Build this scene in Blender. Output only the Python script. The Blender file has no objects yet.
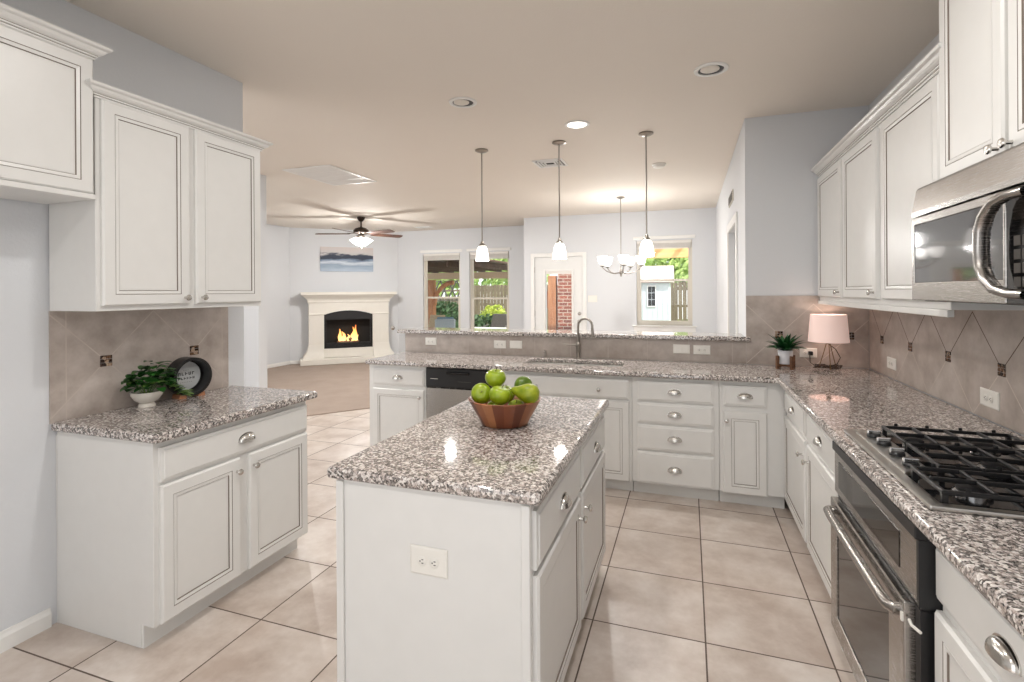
import bpy, bmesh, math, random
from mathutils import Vector, Matrix

S = bpy.context.scene
COL = S.collection
PI = math.pi
R = math.radians

# ---------------------------------------------------------------- camera
yaw, roll = 0.332, -0.0059
c_, s_ = math.cos(yaw), math.sin(yaw)
fw = Vector((-s_, c_, 0)); r0 = Vector((c_, s_, 0)); u0 = Vector((0, 0, 1))
rt = r0 * math.cos(roll) + u0 * math.sin(roll)
up = u0 * math.cos(roll) - r0 * math.sin(roll)
cam_d = bpy.data.cameras.new('camera'); cam = bpy.data.objects.new('camera', cam_d); COL.objects.link(cam)
m = Matrix.Identity(4)
for i in range(3):
    m[i][0], m[i][1], m[i][2] = rt[i], up[i], -fw[i]
m[0][3], m[1][3], m[2][3] = 0, 0, 1.5
cam.matrix_world = m
cam_d.sensor_width = 36; cam_d.lens = 18.0; cam_d.shift_y = -49.3 / 1024
cam_d.clip_start = 0.05; cam_d.clip_end = 200
S.camera = cam

# ---------------------------------------------------------------- view, world, lights
S.view_settings.view_transform = 'Standard'; S.view_settings.look = 'None'
S.view_settings.gamma = 1; S.view_settings.use_curve_mapping = False
S.view_settings.exposure = 0.07
w = bpy.data.worlds.new('world'); S.world = w; w.use_nodes = True
bg = w.node_tree.nodes['Background']
bg.inputs[0].default_value = (0.965, 0.98, 1.0, 1); bg.inputs[1].default_value = 2.3


def lamp(name, kind, loc, energy, color=(1, 1, 1), size=0.1, rot=(0, 0, 0), **kw):
    d = bpy.data.lights.new(name, kind); d.energy = energy; d.color = color
    if kind == 'AREA':
        d.shape = 'DISK'; d.size = size
    elif kind == 'SUN':
        d.angle = size
    else:
        d.shadow_soft_size = size
    for k, v in kw.items(): setattr(d, k, v)
    o = bpy.data.objects.new(name, d); COL.objects.link(o); o.location = loc; o.rotation_euler = rot
    return o


WARM = (1.0, 0.975, 0.94)
CZ = 2.87                                   # ceiling height
lamp('sun', 'SUN', (0, 20, 20), 7.0, (1.0, 0.95, 0.86), R(1.0), Vector((-0.55, 0.38, -0.74)).to_track_quat('-Z', 'Y').to_euler())
# ceiling lamps: the lit can in view, then added fill lamps without fixtures
lamp('can_and_fill_lamp', 'AREA', (-0.856, 4.14, CZ - 0.012), 16, WARM, 0.13)
for p in ((-1.1, 1.75), (0.10, 1.75), (-1.1, -0.3), (0.10, -0.3)):
    lamp('can_and_fill_lamp', 'AREA', (p[0], p[1], CZ - 0.012), 13, WARM, 0.14)  # assumed cans out of view, added to brighten the near kitchen
for p in ((-5.2, 5.6), (-3.6, 7.4), (-1.2, 6.6), (-3.9, 3.2)):
    lamp('can_and_fill_lamp', 'AREA', (p[0], p[1], CZ - 0.012), 30, WARM, 0.14)  # added lamps that brighten living room, nook and hallway; no fixtures there


# ---------------------------------------------------------------- materials
def sr(*c):
    out = []
    for v in c:
        v /= 255
        out.append(v / 12.92 if v <= 0.04045 else ((v + 0.055) / 1.055) ** 2.4)
    return tuple(out) + (1,)


class NT:
    def __init__(s, name):
        s.m = bpy.data.materials.new(name); s.m.use_nodes = True
        s.t = s.m.node_tree; s.b = s.t.nodes['Principled BSDF']; s.out = s.t.nodes['Material Output']

    def n(s, kind, **kw):
        x = s.t.nodes.new(kind)
        for k, v in kw.items(): setattr(x, k, v)
        return x

    def l(s, a, b): s.t.links.new(a, b)

    def put(s, sock, v):
        if hasattr(v, 'links') or hasattr(v, 'is_output'): s.l(v, sock)
        else: sock.default_value = v

    def math(s, op, a, b=0.0, c=None):
        x = s.n('ShaderNodeMath', operation=op)
        s.put(x.inputs[0], a); s.put(x.inputs[1], b)
        if c is not None: s.put(x.inputs[2], c)
        return x.outputs[0]

    def mix(s, f, a, b, blend='MIX'):
        x = s.n('ShaderNodeMix', data_type='RGBA', blend_type=blend)
        s.put(x.inputs[0], f); s.put(x.inputs[6], a); s.put(x.inputs[7], b)
        return x.outputs[2]

    def pos(s):
        g = s.n('ShaderNodeNewGeometry'); return g.outputs['Position']

    def xyz(s, v):
        x = s.n('ShaderNodeSeparateXYZ'); s.l(v, x.inputs[0]); return x.outputs

    def noise(s, vec, scale, detail=3, rough=0.5):
        x = s.n('ShaderNodeTexNoise'); x.inputs['Scale'].default_value = scale
        x.inputs['Detail'].default_value = detail; x.inputs['Roughness'].default_value = rough
        s.l(vec, x.inputs['Vector']); return x.outputs

    def vor(s, vec, scale, feature='F1', rnd=1.0):
        x = s.n('ShaderNodeTexVoronoi', feature=feature); x.inputs['Scale'].default_value = scale
        x.inputs['Randomness'].default_value = rnd
        s.l(vec, x.inputs['Vector']); return x.outputs

    def ramp(s, f, stops, interp='LINEAR'):
        x = s.n('ShaderNodeValToRGB'); x.color_ramp.interpolation = interp
        e = x.color_ramp.elements
        while len(e) < len(stops): e.new(0.5)
        for k, (p, col) in enumerate(stops): e[k].position = p; e[k].color = col
        s.put(x.inputs[0], f); return x.outputs[0]

    def bump(s, h, strength=0.3, dist=0.002):
        x = s.n('ShaderNodeBump'); x.inputs['Strength'].default_value = strength
        x.inputs['Distance'].default_value = dist
        s.l(h, x.inputs['Height']); s.l(x.outputs[0], s.b.inputs['Normal'])

    def set(s, **kw):
        for k, v in kw.items(): s.put(s.b.inputs[k.replace('_', ' ')], v)
        return s


def plain(name, col, rough=0.5, metal=0.0, **kw):
    """procedural paint / metal with a faint mottling"""
    t = NT(name); p = t.pos()
    f = t.noise(p, 14, 3)[0]
    d = tuple(v * 0.94 for v in col[:3]) + (1,)
    t.set(Base_Color=t.mix(f, d, col), Roughness=rough, Metallic=metal, **kw)
    return t.m


def emit(name, col, strength, base=(0.9, 0.9, 0.9, 1)):
    t = NT(name); p = t.pos()
    t.set(Base_Color=base, Roughness=0.4, Emission_Color=t.mix(t.noise(p, 30)[0], col, tuple(v * 0.95 for v in col[:3]) + (1,)), Emission_Strength=strength)
    return t.m


def wall_mat(name, col):
    t = NT(name); p = t.pos()
    n = t.noise(p, 90, 4, 0.6)[0]
    t.set(Base_Color=t.mix(t.noise(p, 2)[0], tuple(v * 0.97 for v in col[:3]) + (1,), col), Roughness=0.75)
    t.bump(n, 0.25, 0.004)
    return t.m


def granite():
    t = NT('speckled granite'); p = t.pos()
    wob = t.noise(p, 60, 2)[1]
    vm = t.n('ShaderNodeVectorMath', operation='MULTIPLY_ADD')
    t.l(wob, vm.inputs[0]); vm.inputs[1].default_value = (0.006,) * 3; t.l(p, vm.inputs[2])
    q = vm.outputs[0]
    v = t.vor(q, 135)
    r = t.xyz(v['Color'])[0]
    base = t.ramp(r, [(0.0, sr(24, 23, 24)), (0.20, sr(60, 56, 56)), (0.31, sr(112, 105, 102)), (0.46, sr(160, 148, 142)),
                      (0.62, sr(198, 189, 184)), (0.80, sr(228, 223, 218))], 'CONSTANT')
    v2 = t.vor(q, 300)
    r2 = t.xyz(v2['Color'])[1]
    fine = t.ramp(r2, [(0.0, sr(40, 37, 38)), (0.22, sr(150, 138, 131)), (0.5, sr(214, 206, 200))], 'CONSTANT')
    c = t.mix(0.3, base, fine)
    t.set(Base_Color=c, Roughness=0.05, Specular_IOR_Level=0.85)
    return t.m


def floor_tile():
    t = NT('ceramic floor tile'); p = t.pos(); x, y, z = t.xyz(p)
    T = 0.4815
    fx = t.math('DIVIDE', t.math('SUBTRACT', x, -0.421), T)
    fy = t.math('DIVIDE', t.math('SUBTRACT', y, 2.327), T)
    dx = t.math('ABSOLUTE', t.math('SUBTRACT', fx, t.math('ROUND', fx)))
    dy = t.math('ABSOLUTE', t.math('SUBTRACT', fy, t.math('ROUND', fy)))
    d = t.math('MULTIPLY', t.math('MINIMUM', dx, dy), T)
    g = t.math('LESS_THAN', d, 0.0034)
    cb = t.n('ShaderNodeCombineXYZ'); t.l(t.math('FLOOR', fx), cb.inputs[0]); t.l(t.math('FLOOR', fy), cb.inputs[1])
    wn = t.n('ShaderNodeTexWhiteNoise'); t.l(cb.outputs[0], wn.inputs[0])
    off = t.n('ShaderNodeVectorMath', operation='MULTIPLY_ADD')
    t.l(wn.outputs[1], off.inputs[0]); off.inputs[1].default_value = (9, 9, 9); t.l(p, off.inputs[2])
    n1 = t.noise(off.outputs[0], 3.2, 6, 0.62)
    col = t.ramp(n1[0], [(0.34, sr(180, 165, 154)), (0.5, sr(206, 195, 186)), (0.64, sr(222, 214, 207))])
    col = t.mix(t.math('MULTIPLY', wn.outputs[0], 0.25), col, sr(188, 170, 157))
    col = t.mix(t.math('MULTIPLY', t.noise(p, 26, 4)[0], 0.30), col, sr(160, 136, 118))
    col = t.mix(g, col, sr(92, 78, 68))
    t.set(Base_Color=col, Roughness=t.math('MULTIPLY_ADD', g, 0.45, 0.30))
    t.bump(t.math('SUBTRACT', 1.0, g), 0.35, 0.003)
    return t.m


def splash_tile(name, axis, a0, z0, dark=None, lines=()):
    """45-degree wall tile with grout; a0 = place of one corner accent along the wall"""
    t = NT(name); p = t.pos(); x, y, z = t.xyz(p)
    u = y if axis == 'y' else x
    du = t.math('SUBTRACT', t.math('FLOORED_MODULO', t.math('SUBTRACT', u, a0), 0.478), 0.239)
    dz = t.math('SUBTRACT', z, z0)
    L = t.math('ADD', t.math('ABSOLUTE', du), t.math('ABSOLUTE', dz))
    g = t.math('LESS_THAN', t.math('ABSOLUTE', t.math('SUBTRACT', L, 0.239)), 0.0036)
    for v in lines:
        g = t.math('MAXIMUM', g, t.math('LESS_THAN', t.math('ABSOLUTE', t.math('SUBTRACT', u, v)), 0.0025))
    n = t.noise(p, 7, 5, 0.6)[0]
    col = t.ramp(n, [(0.3, sr(158, 146, 137)), (0.52, sr(178, 167, 159)), (0.72, sr(194, 184, 177))])
    gc = sr(200, 190, 181)
    if axis == 'y' and not dark: gc = sr(188, 177, 168)
    if dark: gc = t.mix(t.math('GREATER_THAN', dz, 0.0), gc, sr(96, 76, 64))  # upper grout painted darker, standing in for shade along the tile bevels
    t.set(Base_Color=t.mix(g, col, gc), Roughness=t.math('MULTIPLY_ADD', g, 0.4, 0.34))
    t.bump(t.math('SUBTRACT', 1.0, g), 0.25, 0.002)
    return t.m


def row_tile():
    t = NT('pony wall tile'); p = t.pos(); x, y, z = t.xyz(p)
    f = t.math('DIVIDE', x, 0.33)
    d = t.math('ABSOLUTE', t.math('SUBTRACT', f, t.math('ROUND', f)))
    g = t.math('LESS_THAN', d, 0.007)
    col = t.ramp(t.noise(p, 7, 5, 0.6)[0], [(0.3, sr(156, 144, 135)), (0.52, sr(174, 163, 155)), (0.72, sr(190, 180, 172))])
    t.set(Base_Color=t.mix(g, col, sr(184, 174, 166)), Roughness=0.36)
    return t.m


def mosaic_mat():
    t = NT('mosaic accent'); p = t.pos()
    r = t.xyz(t.vor(p, 55)['Color'])[0]
    t.set(Base_Color=t.ramp(r, [(0, sr(52, 38, 32)), (0.35, sr(112, 84, 66)), (0.6, sr(74, 62, 56)), (0.8, sr(168, 146, 126))], 'CONSTANT'), Roughness=0.2)
    return t.m


def steel(name='brushed stainless steel', col=sr(176, 172, 168), rough=0.26):
    t = NT(name); p = t.pos()
    mp = t.n('ShaderNodeMapping'); mp.inputs['Scale'].default_value = (6, 6, 420); t.l(p, mp.inputs[0])
    n = t.noise(mp.outputs[0], 3, 3)[0]
    t.set(Base_Color=t.mix(n, tuple(v * 0.88 for v in col[:3]) + (1,), col), Metallic=1.0, Roughness=t.math('MULTIPLY_ADD', n, 0.12, rough - 0.06))
    return t.m


def wood(name, c1, c2, scale=(4, 4, 40), rough=0.45):
    t = NT(name); p = t.pos()
    mp = t.n('ShaderNodeMapping'); mp.inputs['Scale'].default_value = scale; t.l(p, mp.inputs[0])
    n = t.noise(mp.outputs[0], 1.6, 5, 0.6)[0]
    t.set(Base_Color=t.ramp(n, [(0.3, c1), (0.7, c2)]), Roughness=rough)
    return t.m


def leaf_mat(name, c1, c2, scale=8, rough=0.45, trans=0.0):
    t = NT(name); p = t.pos()
    n = t.noise(p, scale, 3)[0]
    t.set(Base_Color=t.ramp(n, [(0.3, c1), (0.7, c2)]), Roughness=rough)
    if trans:
        tr = t.n('ShaderNodeBsdfTranslucent'); tr.inputs[0].default_value = c2
        mx = t.n('ShaderNodeMixShader'); mx.inputs[0].default_value = trans
        t.l(t.b.outputs[0], mx.inputs[1]); t.l(tr.outputs[0], mx.inputs[2]); t.l(mx.outputs[0], t.out.inputs[0])
    return t.m


def glass_mat():
    t = NT('window glass')
    tr = t.n('ShaderNodeBsdfTransparent'); tr.inputs[0].default_value = (0.96, 0.97, 0.97, 1)
    gl = t.n('ShaderNodeBsdfGlossy'); gl.inputs['Roughness'].default_value = 0.01
    fr = t.n('ShaderNodeFresnel'); fr.inputs[0].default_value = 1.35
    mx = t.n('ShaderNodeMixShader'); t.l(fr.outputs[0], mx.inputs[0]); t.l(tr.outputs[0], mx.inputs[1]); t.l(gl.outputs[0], mx.inputs[2])
    t.l(mx.outputs[0], t.out.inputs[0])
    return t.m


def brick_mat():
    t = NT('red brick'); p = t.pos(); x, y, z = t.xyz(p)
    cb = t.n('ShaderNodeCombineXYZ'); t.l(t.math('ADD', x, y), cb.inputs[0]); t.l(z, cb.inputs[1])
    b = t.n('ShaderNodeTexBrick'); t.l(cb.outputs[0], b.inputs['Vector'])
    b.inputs['Scale'].default_value = 1.0
    b.inputs['Color1'].default_value = sr(156, 84, 62); b.inputs['Color2'].default_value = sr(122, 68, 56)
    b.inputs['Mortar'].default_value = sr(188, 172, 158)
    b.inputs['Mortar Size'].default_value = 0.009; b.inputs['Brick Width'].default_value = 0.2; b.inputs['Row Height'].default_value = 0.078
    t.set(Base_Color=b.outputs[0], Roughness=0.85)
    return t.m


def carpet_mat():
    t = NT('carpet pile'); p = t.pos()
    n = t.noise(p, 150, 3)[0]; n2 = t.noise(p, 3.5, 4)[0]
    col = t.mix(n2, sr(158, 142, 130), sr(184, 168, 156))
    t.set(Base_Color=t.mix(t.math('MULTIPLY', n, 0.5), col, sr(128, 112, 102)), Roughness=0.95)
    t.bump(n, 0.8, 0.01)
    return t.m


def art_mat(z0, z1):
    t = NT('seascape paint'); p = t.pos(); x, y, z = t.xyz(p)
    mp = t.n('ShaderNodeMapping'); mp.inputs['Scale'].default_value = (1.5, 1.5, 6); t.l(p, mp.inputs[0])
    n = t.noise(mp.outputs[0], 1.8, 5)[0]
    h = t.math('DIVIDE', t.math('SUBTRACT', z, z0), z1 - z0)
    h = t.math('ADD', h, t.math('MULTIPLY', t.math('SUBTRACT', n, 0.5), 0.34))
    col = t.ramp(h, [(0.0, sr(176, 190, 204)), (0.24, sr(140, 156, 176)), (0.36, sr(200, 208, 216)), (0.46, sr(120, 138, 160)),
                     (0.54, sr(34, 46, 66)), (0.66, sr(44, 54, 72)), (0.72, sr(196, 192, 192)), (1.0, sr(206, 196, 192))])
    t.set(Base_Color=col, Roughness=0.6)
    return t.m


def flame_mat():
    t = NT('flame'); p = t.pos(); x, y, z = t.xyz(p)
    h = t.math('DIVIDE', t.math('SUBTRACT', z, 0.46), 0.36)
    col = t.ramp(h, [(0.0, (1.0, 0.62, 0.25, 1)), (0.6, (1.0, 0.42, 0.10, 1)), (1.0, (0.8, 0.16, 0.03, 1))])
    t.set(Base_Color=(0, 0, 0, 1), Emission_Color=col, Emission_Strength=2.2)
    return t.m


def bowl_mat():
    t = NT('acacia wood'); p = t.pos(); x, y, z = t.xyz(p)
    a = t.math('ARCTAN2', t.math('SUBTRACT', y, 2.14), t.math('SUBTRACT', x, -0.775))
    k = t.math('DIVIDE', t.math('FLOORED_MODULO', t.math('MULTIPLY', t.math('FLOOR', t.math('MULTIPLY', a, 3.2)), 2.0), 5.0), 5.0)
    base = t.ramp(t.math('ADD', k, 0.02), [(0.0, sr(116, 62, 38)), (0.2, sr(156, 96, 60)), (0.4, sr(132, 74, 46)), (0.6, sr(174, 116, 76)), (0.8, sr(104, 54, 34))], 'CONSTANT')
    n = t.noise(p, 34, 4)[0]
    t.set(Base_Color=t.mix(t.math('MULTIPLY', n, 0.35), base, sr(82, 40, 24)), Roughness=0.35)
    return t.m


M = {
    'cab': plain('cream cabinet paint', sr(223, 222, 219), 0.34),
    'glaze': plain('umber glaze line', sr(128, 116, 106), 0.5),
    'wall': wall_mat('cool white wall paint', sr(213, 215, 218)),
    'ceil': wall_mat('beige ceiling paint', sr(228, 220, 210)),
    'trim': plain('white trim paint', sr(232, 231, 228), 0.35),
    'granite': granite(), 'tile': floor_tile(), 'carpet': carpet_mat(),
    'splash_left': splash_tile('left wall tile', 'y', 1.742, 1.17, None, (1.57, 2.41)),
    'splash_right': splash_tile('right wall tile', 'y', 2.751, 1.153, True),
    'splash_end': splash_tile('end wall tile', 'x', 1.143, 1.153),
    'row_tile': row_tile(), 'mosaic': mosaic_mat(),
    'steel': steel(), 'satin': plain('satin stainless', sr(220, 218, 214), 0.42, 0.6), 'hob_steel': plain('pale hob steel', sr(196, 193, 188), 0.3, 1.0), 'dull_nickel': plain('dull brushed nickel', sr(158, 152, 145), 0.3, 1.0), 'nickel': plain('brushed nickel', sr(208, 205, 200), 0.24, 1.0),
    'chrome': plain('polished chrome', sr(205, 205, 205), 0.12, 1.0),
    'black_gloss': plain('black glass', sr(14, 14, 16), 0.06), 'black': plain('black plastic', sr(22, 22, 24), 0.38),
    'iron': plain('cast iron', sr(20, 20, 22), 0.42), 'dark_glass': plain('dark oven glass', sr(40, 36, 33), 0.05),
    'micro_glass': plain('grey microwave glass', sr(70, 71, 74), 0.05, Specular_IOR_Level=0.9),
    'white_plastic': plain('white plastic', sr(232, 229, 222), 0.35), 'slot': plain('dark slot', sr(50, 46, 42), 0.6),
    'shade': emit('lit frosted glass', (1.0, 0.95, 0.88, 1), 1.5), 'lens': emit('lit lamp lens', (1.0, 0.94, 0.84, 1), 6.0),
    'off_lens': plain('unlit lamp lens', sr(220, 214, 204), 0.4),
    'fabric_shade': emit('pink linen lamp shade', (0.95, 0.70, 0.62, 1), 0.30, sr(232, 206, 198)),
    'bronze': plain('dark bronze', sr(64, 52, 44), 0.4, 0.7), 'fan_wood': wood('walnut blade', sr(60, 36, 26), sr(104, 66, 48)),
    'mantel': plain('cast stone mantel', sr(230, 226, 217), 0.6), 'soot': plain('sooty firebox', sr(26, 24, 23), 0.8),
    'log': wood('charred log', sr(70, 48, 36), sr(150, 120, 96)), 'flame': flame_mat(),
    'art': art_mat(1.96, 2.485), 'canvas': plain('canvas edge', sr(196, 190, 186), 0.8),
    'glass': glass_mat(), 'vinyl': plain('almond vinyl frame', sr(214, 208, 196), 0.4), 'blind': plain('raised blind slats', sr(226, 222, 216), 0.6),
    'brick': brick_mat(), 'cedar': wood('cedar timber', sr(150, 96, 62), sr(196, 138, 96), (6, 6, 1.2), 0.7),
    'rafter': wood('brown stained rafter', sr(66, 46, 36), sr(96, 70, 54), (3, 3, 3), 0.8),
    'gold_beam': wood('golden timber', sr(206, 156, 98), sr(236, 196, 140), (1.2, 6, 6), 0.7),  # golden tone, lighter than the cedar
    'fascia': plain('tan painted beam', sr(206, 180, 150), 0.6),
    'fence': wood('weathered fence board', sr(84, 72, 60), sr(122, 108, 90), (7, 7, 0.8), 0.85),
    'concrete': plain('patio concrete', sr(190, 184, 174), 0.85), 'grass': leaf_mat('lawn', sr(78, 118, 42), sr(128, 168, 66), 20, 0.8),
    'leaf_a': leaf_mat('light green leaves', sr(138, 166, 92), sr(206, 222, 150), 2.2, 0.6, 0.4),
    'leaf_b': leaf_mat('mid green leaves', sr(92, 124, 66), sr(150, 180, 108), 2.2, 0.6, 0.35),
    'leaf_y': leaf_mat('yellow green leaves', sr(120, 148, 40), sr(196, 204, 96), 3, 0.6, 0.4),
    'leaf_d': leaf_mat('dark hedge leaves', sr(34, 58, 34), sr(66, 96, 54), 3, 0.6, 0.2),
    'bark': wood('bark', sr(78, 62, 50), sr(120, 100, 84), (6, 6, 2), 0.9),
    'shed': plain('pale blue siding', sr(182, 190, 196), 0.6), 'shed_roof': plain('pale shed roof', sr(190, 172, 166), 0.8),
    'cushion_blue': plain('slate blue cushion', sr(110, 140, 158), 0.9), 'wicker': wood('tan wicker', sr(170, 148, 118), sr(206, 186, 156), (60, 60, 60), 0.8),
    'chair_metal': plain('dark chair frame', sr(70, 66, 62), 0.5), 'table_white': plain('white table top', sr(232, 232, 228), 0.4),
    'apple': leaf_mat('green apple skin', sr(118, 142, 12), sr(154, 172, 34), 26, 0.28), 'pear': leaf_mat('green pear skin', sr(108, 128, 12), sr(156, 164, 30), 30, 0.35),
    'dark_apple': leaf_mat('deep green apple skin', sr(70, 98, 14), sr(106, 130, 26), 26, 0.3),
    'stem': plain('fruit stem', sr(74, 54, 34), 0.7), 'bowl': bowl_mat(),
    'ivy': leaf_mat('dark glossy leaves', sr(14, 50, 18), sr(48, 104, 38), 24, 0.35, 0.1), 'ivy_light': leaf_mat('fresh green leaves', sr(70, 124, 48), sr(150, 182, 98), 30, 0.4, 0.1),
    'agave': leaf_mat('succulent leaves', sr(12, 50, 26), sr(36, 92, 44), 20, 0.35), 'soil': plain('potting soil', sr(48, 38, 30), 0.95),
    'ceramic': plain('white ceramic', sr(222, 216, 206), 0.3), 'white_pot': plain('white pot', sr(214, 214, 218), 0.4),
    'stand_wood': wood('dark walnut stand', sr(84, 56, 40), sr(124, 88, 64), (8, 8, 30)), 'base_wood': wood('light wood foot', sr(150, 96, 64), sr(190, 136, 100)),
    'sign_black': plain('black sign ring', sr(20, 19, 20), 0.4), 'sign_face': plain('pale sign face', sr(196, 198, 198), 0.5), 'ink': plain('dark lettering', sr(46, 46, 48), 0.6),
    'brass': plain('antique brass wire', sr(120, 98, 66), 0.35, 0.9), 'cord': plain('brown lamp cord', sr(58, 44, 34), 0.5),
    'hall_door': plain('white door paint', sr(226, 226, 224), 0.4),
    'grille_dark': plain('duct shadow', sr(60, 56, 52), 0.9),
}


# ---------------------------------------------------------------- mesh helpers
class MB:
    def __init__(s, mat=None):
        s.bm = bmesh.new(); s.M = mat.copy() if mat else Matrix.Identity(4)

    def v(s, p): return s.bm.verts.new(s.M @ Vector(p))

    def f(s, vs, mi=0):
        try:
            fc = s.bm.faces.new(vs); fc.material_index = mi; return fc
        except ValueError:
            return None

    def box(s, x0, y0, z0, x1, y1, z1, mi=0):
        vs = [s.v(p) for p in ((x0, y0, z0), (x1, y0, z0), (x1, y1, z0), (x0, y1, z0), (x0, y0, z1), (x1, y0, z1), (x1, y1, z1), (x0, y1, z1))]
        for q in ((0, 3, 2, 1), (4, 5, 6, 7), (0, 1, 5, 4), (1, 2, 6, 5), (2, 3, 7, 6), (3, 0, 4, 7)): s.f([vs[k] for k in q], mi)
        return s

    def loft(s, rings, mi=0, cap=(True, True), closed=True):
        L = [[s.v(p) for p in r] for r in rings]; n = len(L[0])
        for a, b in zip(L, L[1:]):
            for k in range(n if closed else n - 1):
                s.f([a[k], a[(k + 1) % n], b[(k + 1) % n], b[k]], mi)
        if cap[0]: s.f(list(reversed(L[0])), mi)
        if cap[1]: s.f(L[-1], mi)
        return s

    def prism(s, poly, axis, a, b, mi=0):
        """poly in the two other axes (x,y / y,z / x,z), extruded along axis from a to b"""
        def P(p, t): return {'x': (t, p[0], p[1]), 'y': (p[0], t, p[1]), 'z': (p[0], p[1], t)}[axis]
        return s.loft([[P(p, a) for p in poly], [P(p, b) for p in poly]], mi)

    def lathe(s, prof, c=(0, 0, 0), seg=24, axis='z', mi=0, cap=(True, True)):
        rings = []
        for r, h in prof:
            ring = []
            for k in range(seg):
                a = 2 * PI * k / seg; x, y = max(r, 1e-4) * math.cos(a), max(r, 1e-4) * math.sin(a)
                p = {'z': (x, y, h), 'y': (x, h, y), 'x': (h, x, y)}[axis]
                ring.append((p[0] + c[0], p[1] + c[1], p[2] + c[2]))
            rings.append(ring)
        return s.loft(rings, mi, cap)

    def tube(s, pts, r, seg=8, mi=0, sy=1.0):
        P = [Vector(p) for p in pts]; rings = []; prev = None
        for k, p in enumerate(P):
            t = (P[min(k + 1, len(P) - 1)] - P[max(k - 1, 0)]).normalized()
            if prev is None:
                prev = Vector((0, 0, 1)) if abs(t.z) < 0.9 else Vector((1, 0, 0))
            n = (prev - t * prev.dot(t)).normalized(); b = t.cross(n); prev = n
            rr = r[k] if isinstance(r, (list, tuple)) else r
            rings.append([tuple(p + n * (math.cos(2 * PI * j / seg) * rr) + b * (math.sin(2 * PI * j / seg) * rr * sy)) for j in range(seg)])
        return s.loft(rings, mi)

    def cells(s, xs, ys, inc, z0, z1, axis='z', mi=0):
        """solid slab made of the included grid cells, extruded from z0 to z1"""
        def P(i, j, z):
            a, b = xs[i], ys[j]
            return {'z': (a, b, z), 'x': (z, a, b), 'y': (a, z, b)}[axis]
        V = {}

        def g(i, j, t):
            if (i, j, t) not in V: V[(i, j, t)] = s.v(P(i, j, (z0, z1)[t]))
            return V[(i, j, t)]
        ok = lambda i, j: 0 <= i < len(xs) - 1 and 0 <= j < len(ys) - 1 and inc(i, j)
        for i in range(len(xs) - 1):
            for j in range(len(ys) - 1):
                if not ok(i, j): continue
                s.f([g(i, j, 1), g(i + 1, j, 1), g(i + 1, j + 1, 1), g(i, j + 1, 1)], mi)
                s.f([g(i, j, 0), g(i, j + 1, 0), g(i + 1, j + 1, 0), g(i + 1, j, 0)], mi)
                for (di, dj, a, b) in ((-1, 0, (i, j + 1), (i, j)), (1, 0, (i + 1, j), (i + 1, j + 1)), (0, -1, (i, j), (i + 1, j)), (0, 1, (i + 1, j + 1), (i, j + 1))):
                    if not ok(i + di, j + dj):
                        s.f([g(*a, 0), g(*b, 0), g(*b, 1), g(*a, 1)], mi)
        return s

    def panel(s, u0, u1, v0, v1, y, rings, flat_mi=0):
        """front panel in the local frame: rings of (inset, outward height, material of the strip that leads to it)"""
        prev = None; first = None
        for ins, h, mi in rings:
            cur = [s.v((u0 + ins, y - h, v0 + ins)), s.v((u1 - ins, y - h, v0 + ins)), s.v((u1 - ins, y - h, v1 - ins)), s.v((u0 + ins, y - h, v1 - ins))]
            if prev:
                for k in range(4): s.f([prev[k], prev[(k + 1) % 4], cur[(k + 1) % 4], cur[k]], mi)
            else: first = cur
            prev = cur
        s.f(prev, flat_mi); s.f(list(reversed(first)), 0)
        return s

    def build(s, name, mats, parent=None, smooth=True, bevel=0.0, seg=2, label=None, angle=35):
        bmesh.ops.recalc_face_normals(s.bm, faces=s.bm.faces)
        me = bpy.data.meshes.new(name); s.bm.to_mesh(me); s.bm.free()
        for mm in (mats if isinstance(mats, (list, tuple)) else [mats]): me.materials.append(mm)
        if smooth:
            for p in me.polygons: p.use_smooth = True
            me.set_sharp_from_angle(angle=R(angle))
        o = bpy.data.objects.new(name, me); COL.objects.link(o)
        if parent: o.parent = parent
        if bevel:
            b = o.modifiers.new('bevel', 'BEVEL'); b.width = bevel; b.segments = seg; b.limit_method = 'ANGLE'; b.angle_limit = R(40)
        if label: o['label'] = label
        return o


def tag(o, label, cat, group=None):
    o['label'] = label; o['category'] = cat
    if group: o['group'] = group
    return o


def thing(name, label, cat, loc=(0, 0, 0), rz=0.0, group=None):
    o = bpy.data.objects.new(name, None); COL.objects.link(o)
    o.location = loc; o.rotation_euler = (0, 0, rz); o.empty_display_size = 0.1
    return tag(o, label, cat, group)


def struct(o):
    o['kind'] = 'structure'; return o


def copy_tree(o, parent=None):
    c = o.copy(); COL.objects.link(c)
    if parent: c.parent = parent
    for ch in list(o.children): copy_tree(ch, c)
    return c


# ================================================================ THE SETTING
CARPET = [(-4.66, 4.73), (-3.918, 5.649), (-2.905, 6.80), (-2.905, 10.09), (-6.11, 10.09), (-7.87, 8.59), (-7.87, 4.73)]
struct(MB().box(-8.0, -1.2, -0.1, 1.4, 10.25, 0.0).build('floor', M['tile'], smooth=False))
b = MB(); b.prism(CARPET, 'z', 0.0, 0.012)
tag(b.build('carpet', M['carpet'], smooth=False), 'beige wall-to-wall carpet in front of the fireplace', 'carpet')
struct(MB().box(-8.0, -1.2, CZ, 1.4, 10.25, CZ + 0.1).build('ceiling', M['ceil'], smooth=False))
W_ = M['wall']
struct(MB().box(-2.86, -1.2, 0, -2.74, 2.585, CZ).build('wall_left', W_, smooth=False))
struct(MB().box(1.275, -1.2, 0, 1.40, 4.465, CZ).build('wall_right', W_, smooth=False))
b = MB(); b.cells([-2.74, -1.6, 0.2, 1.275], [0, 2.1, CZ], lambda i, j: not (i == 1 and j == 0), -1.2, -1.08, 'y')
struct(b.build('wall_light_block', W_, smooth=False))  # unseen wall and opening added to cut the daylight from the rear
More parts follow.
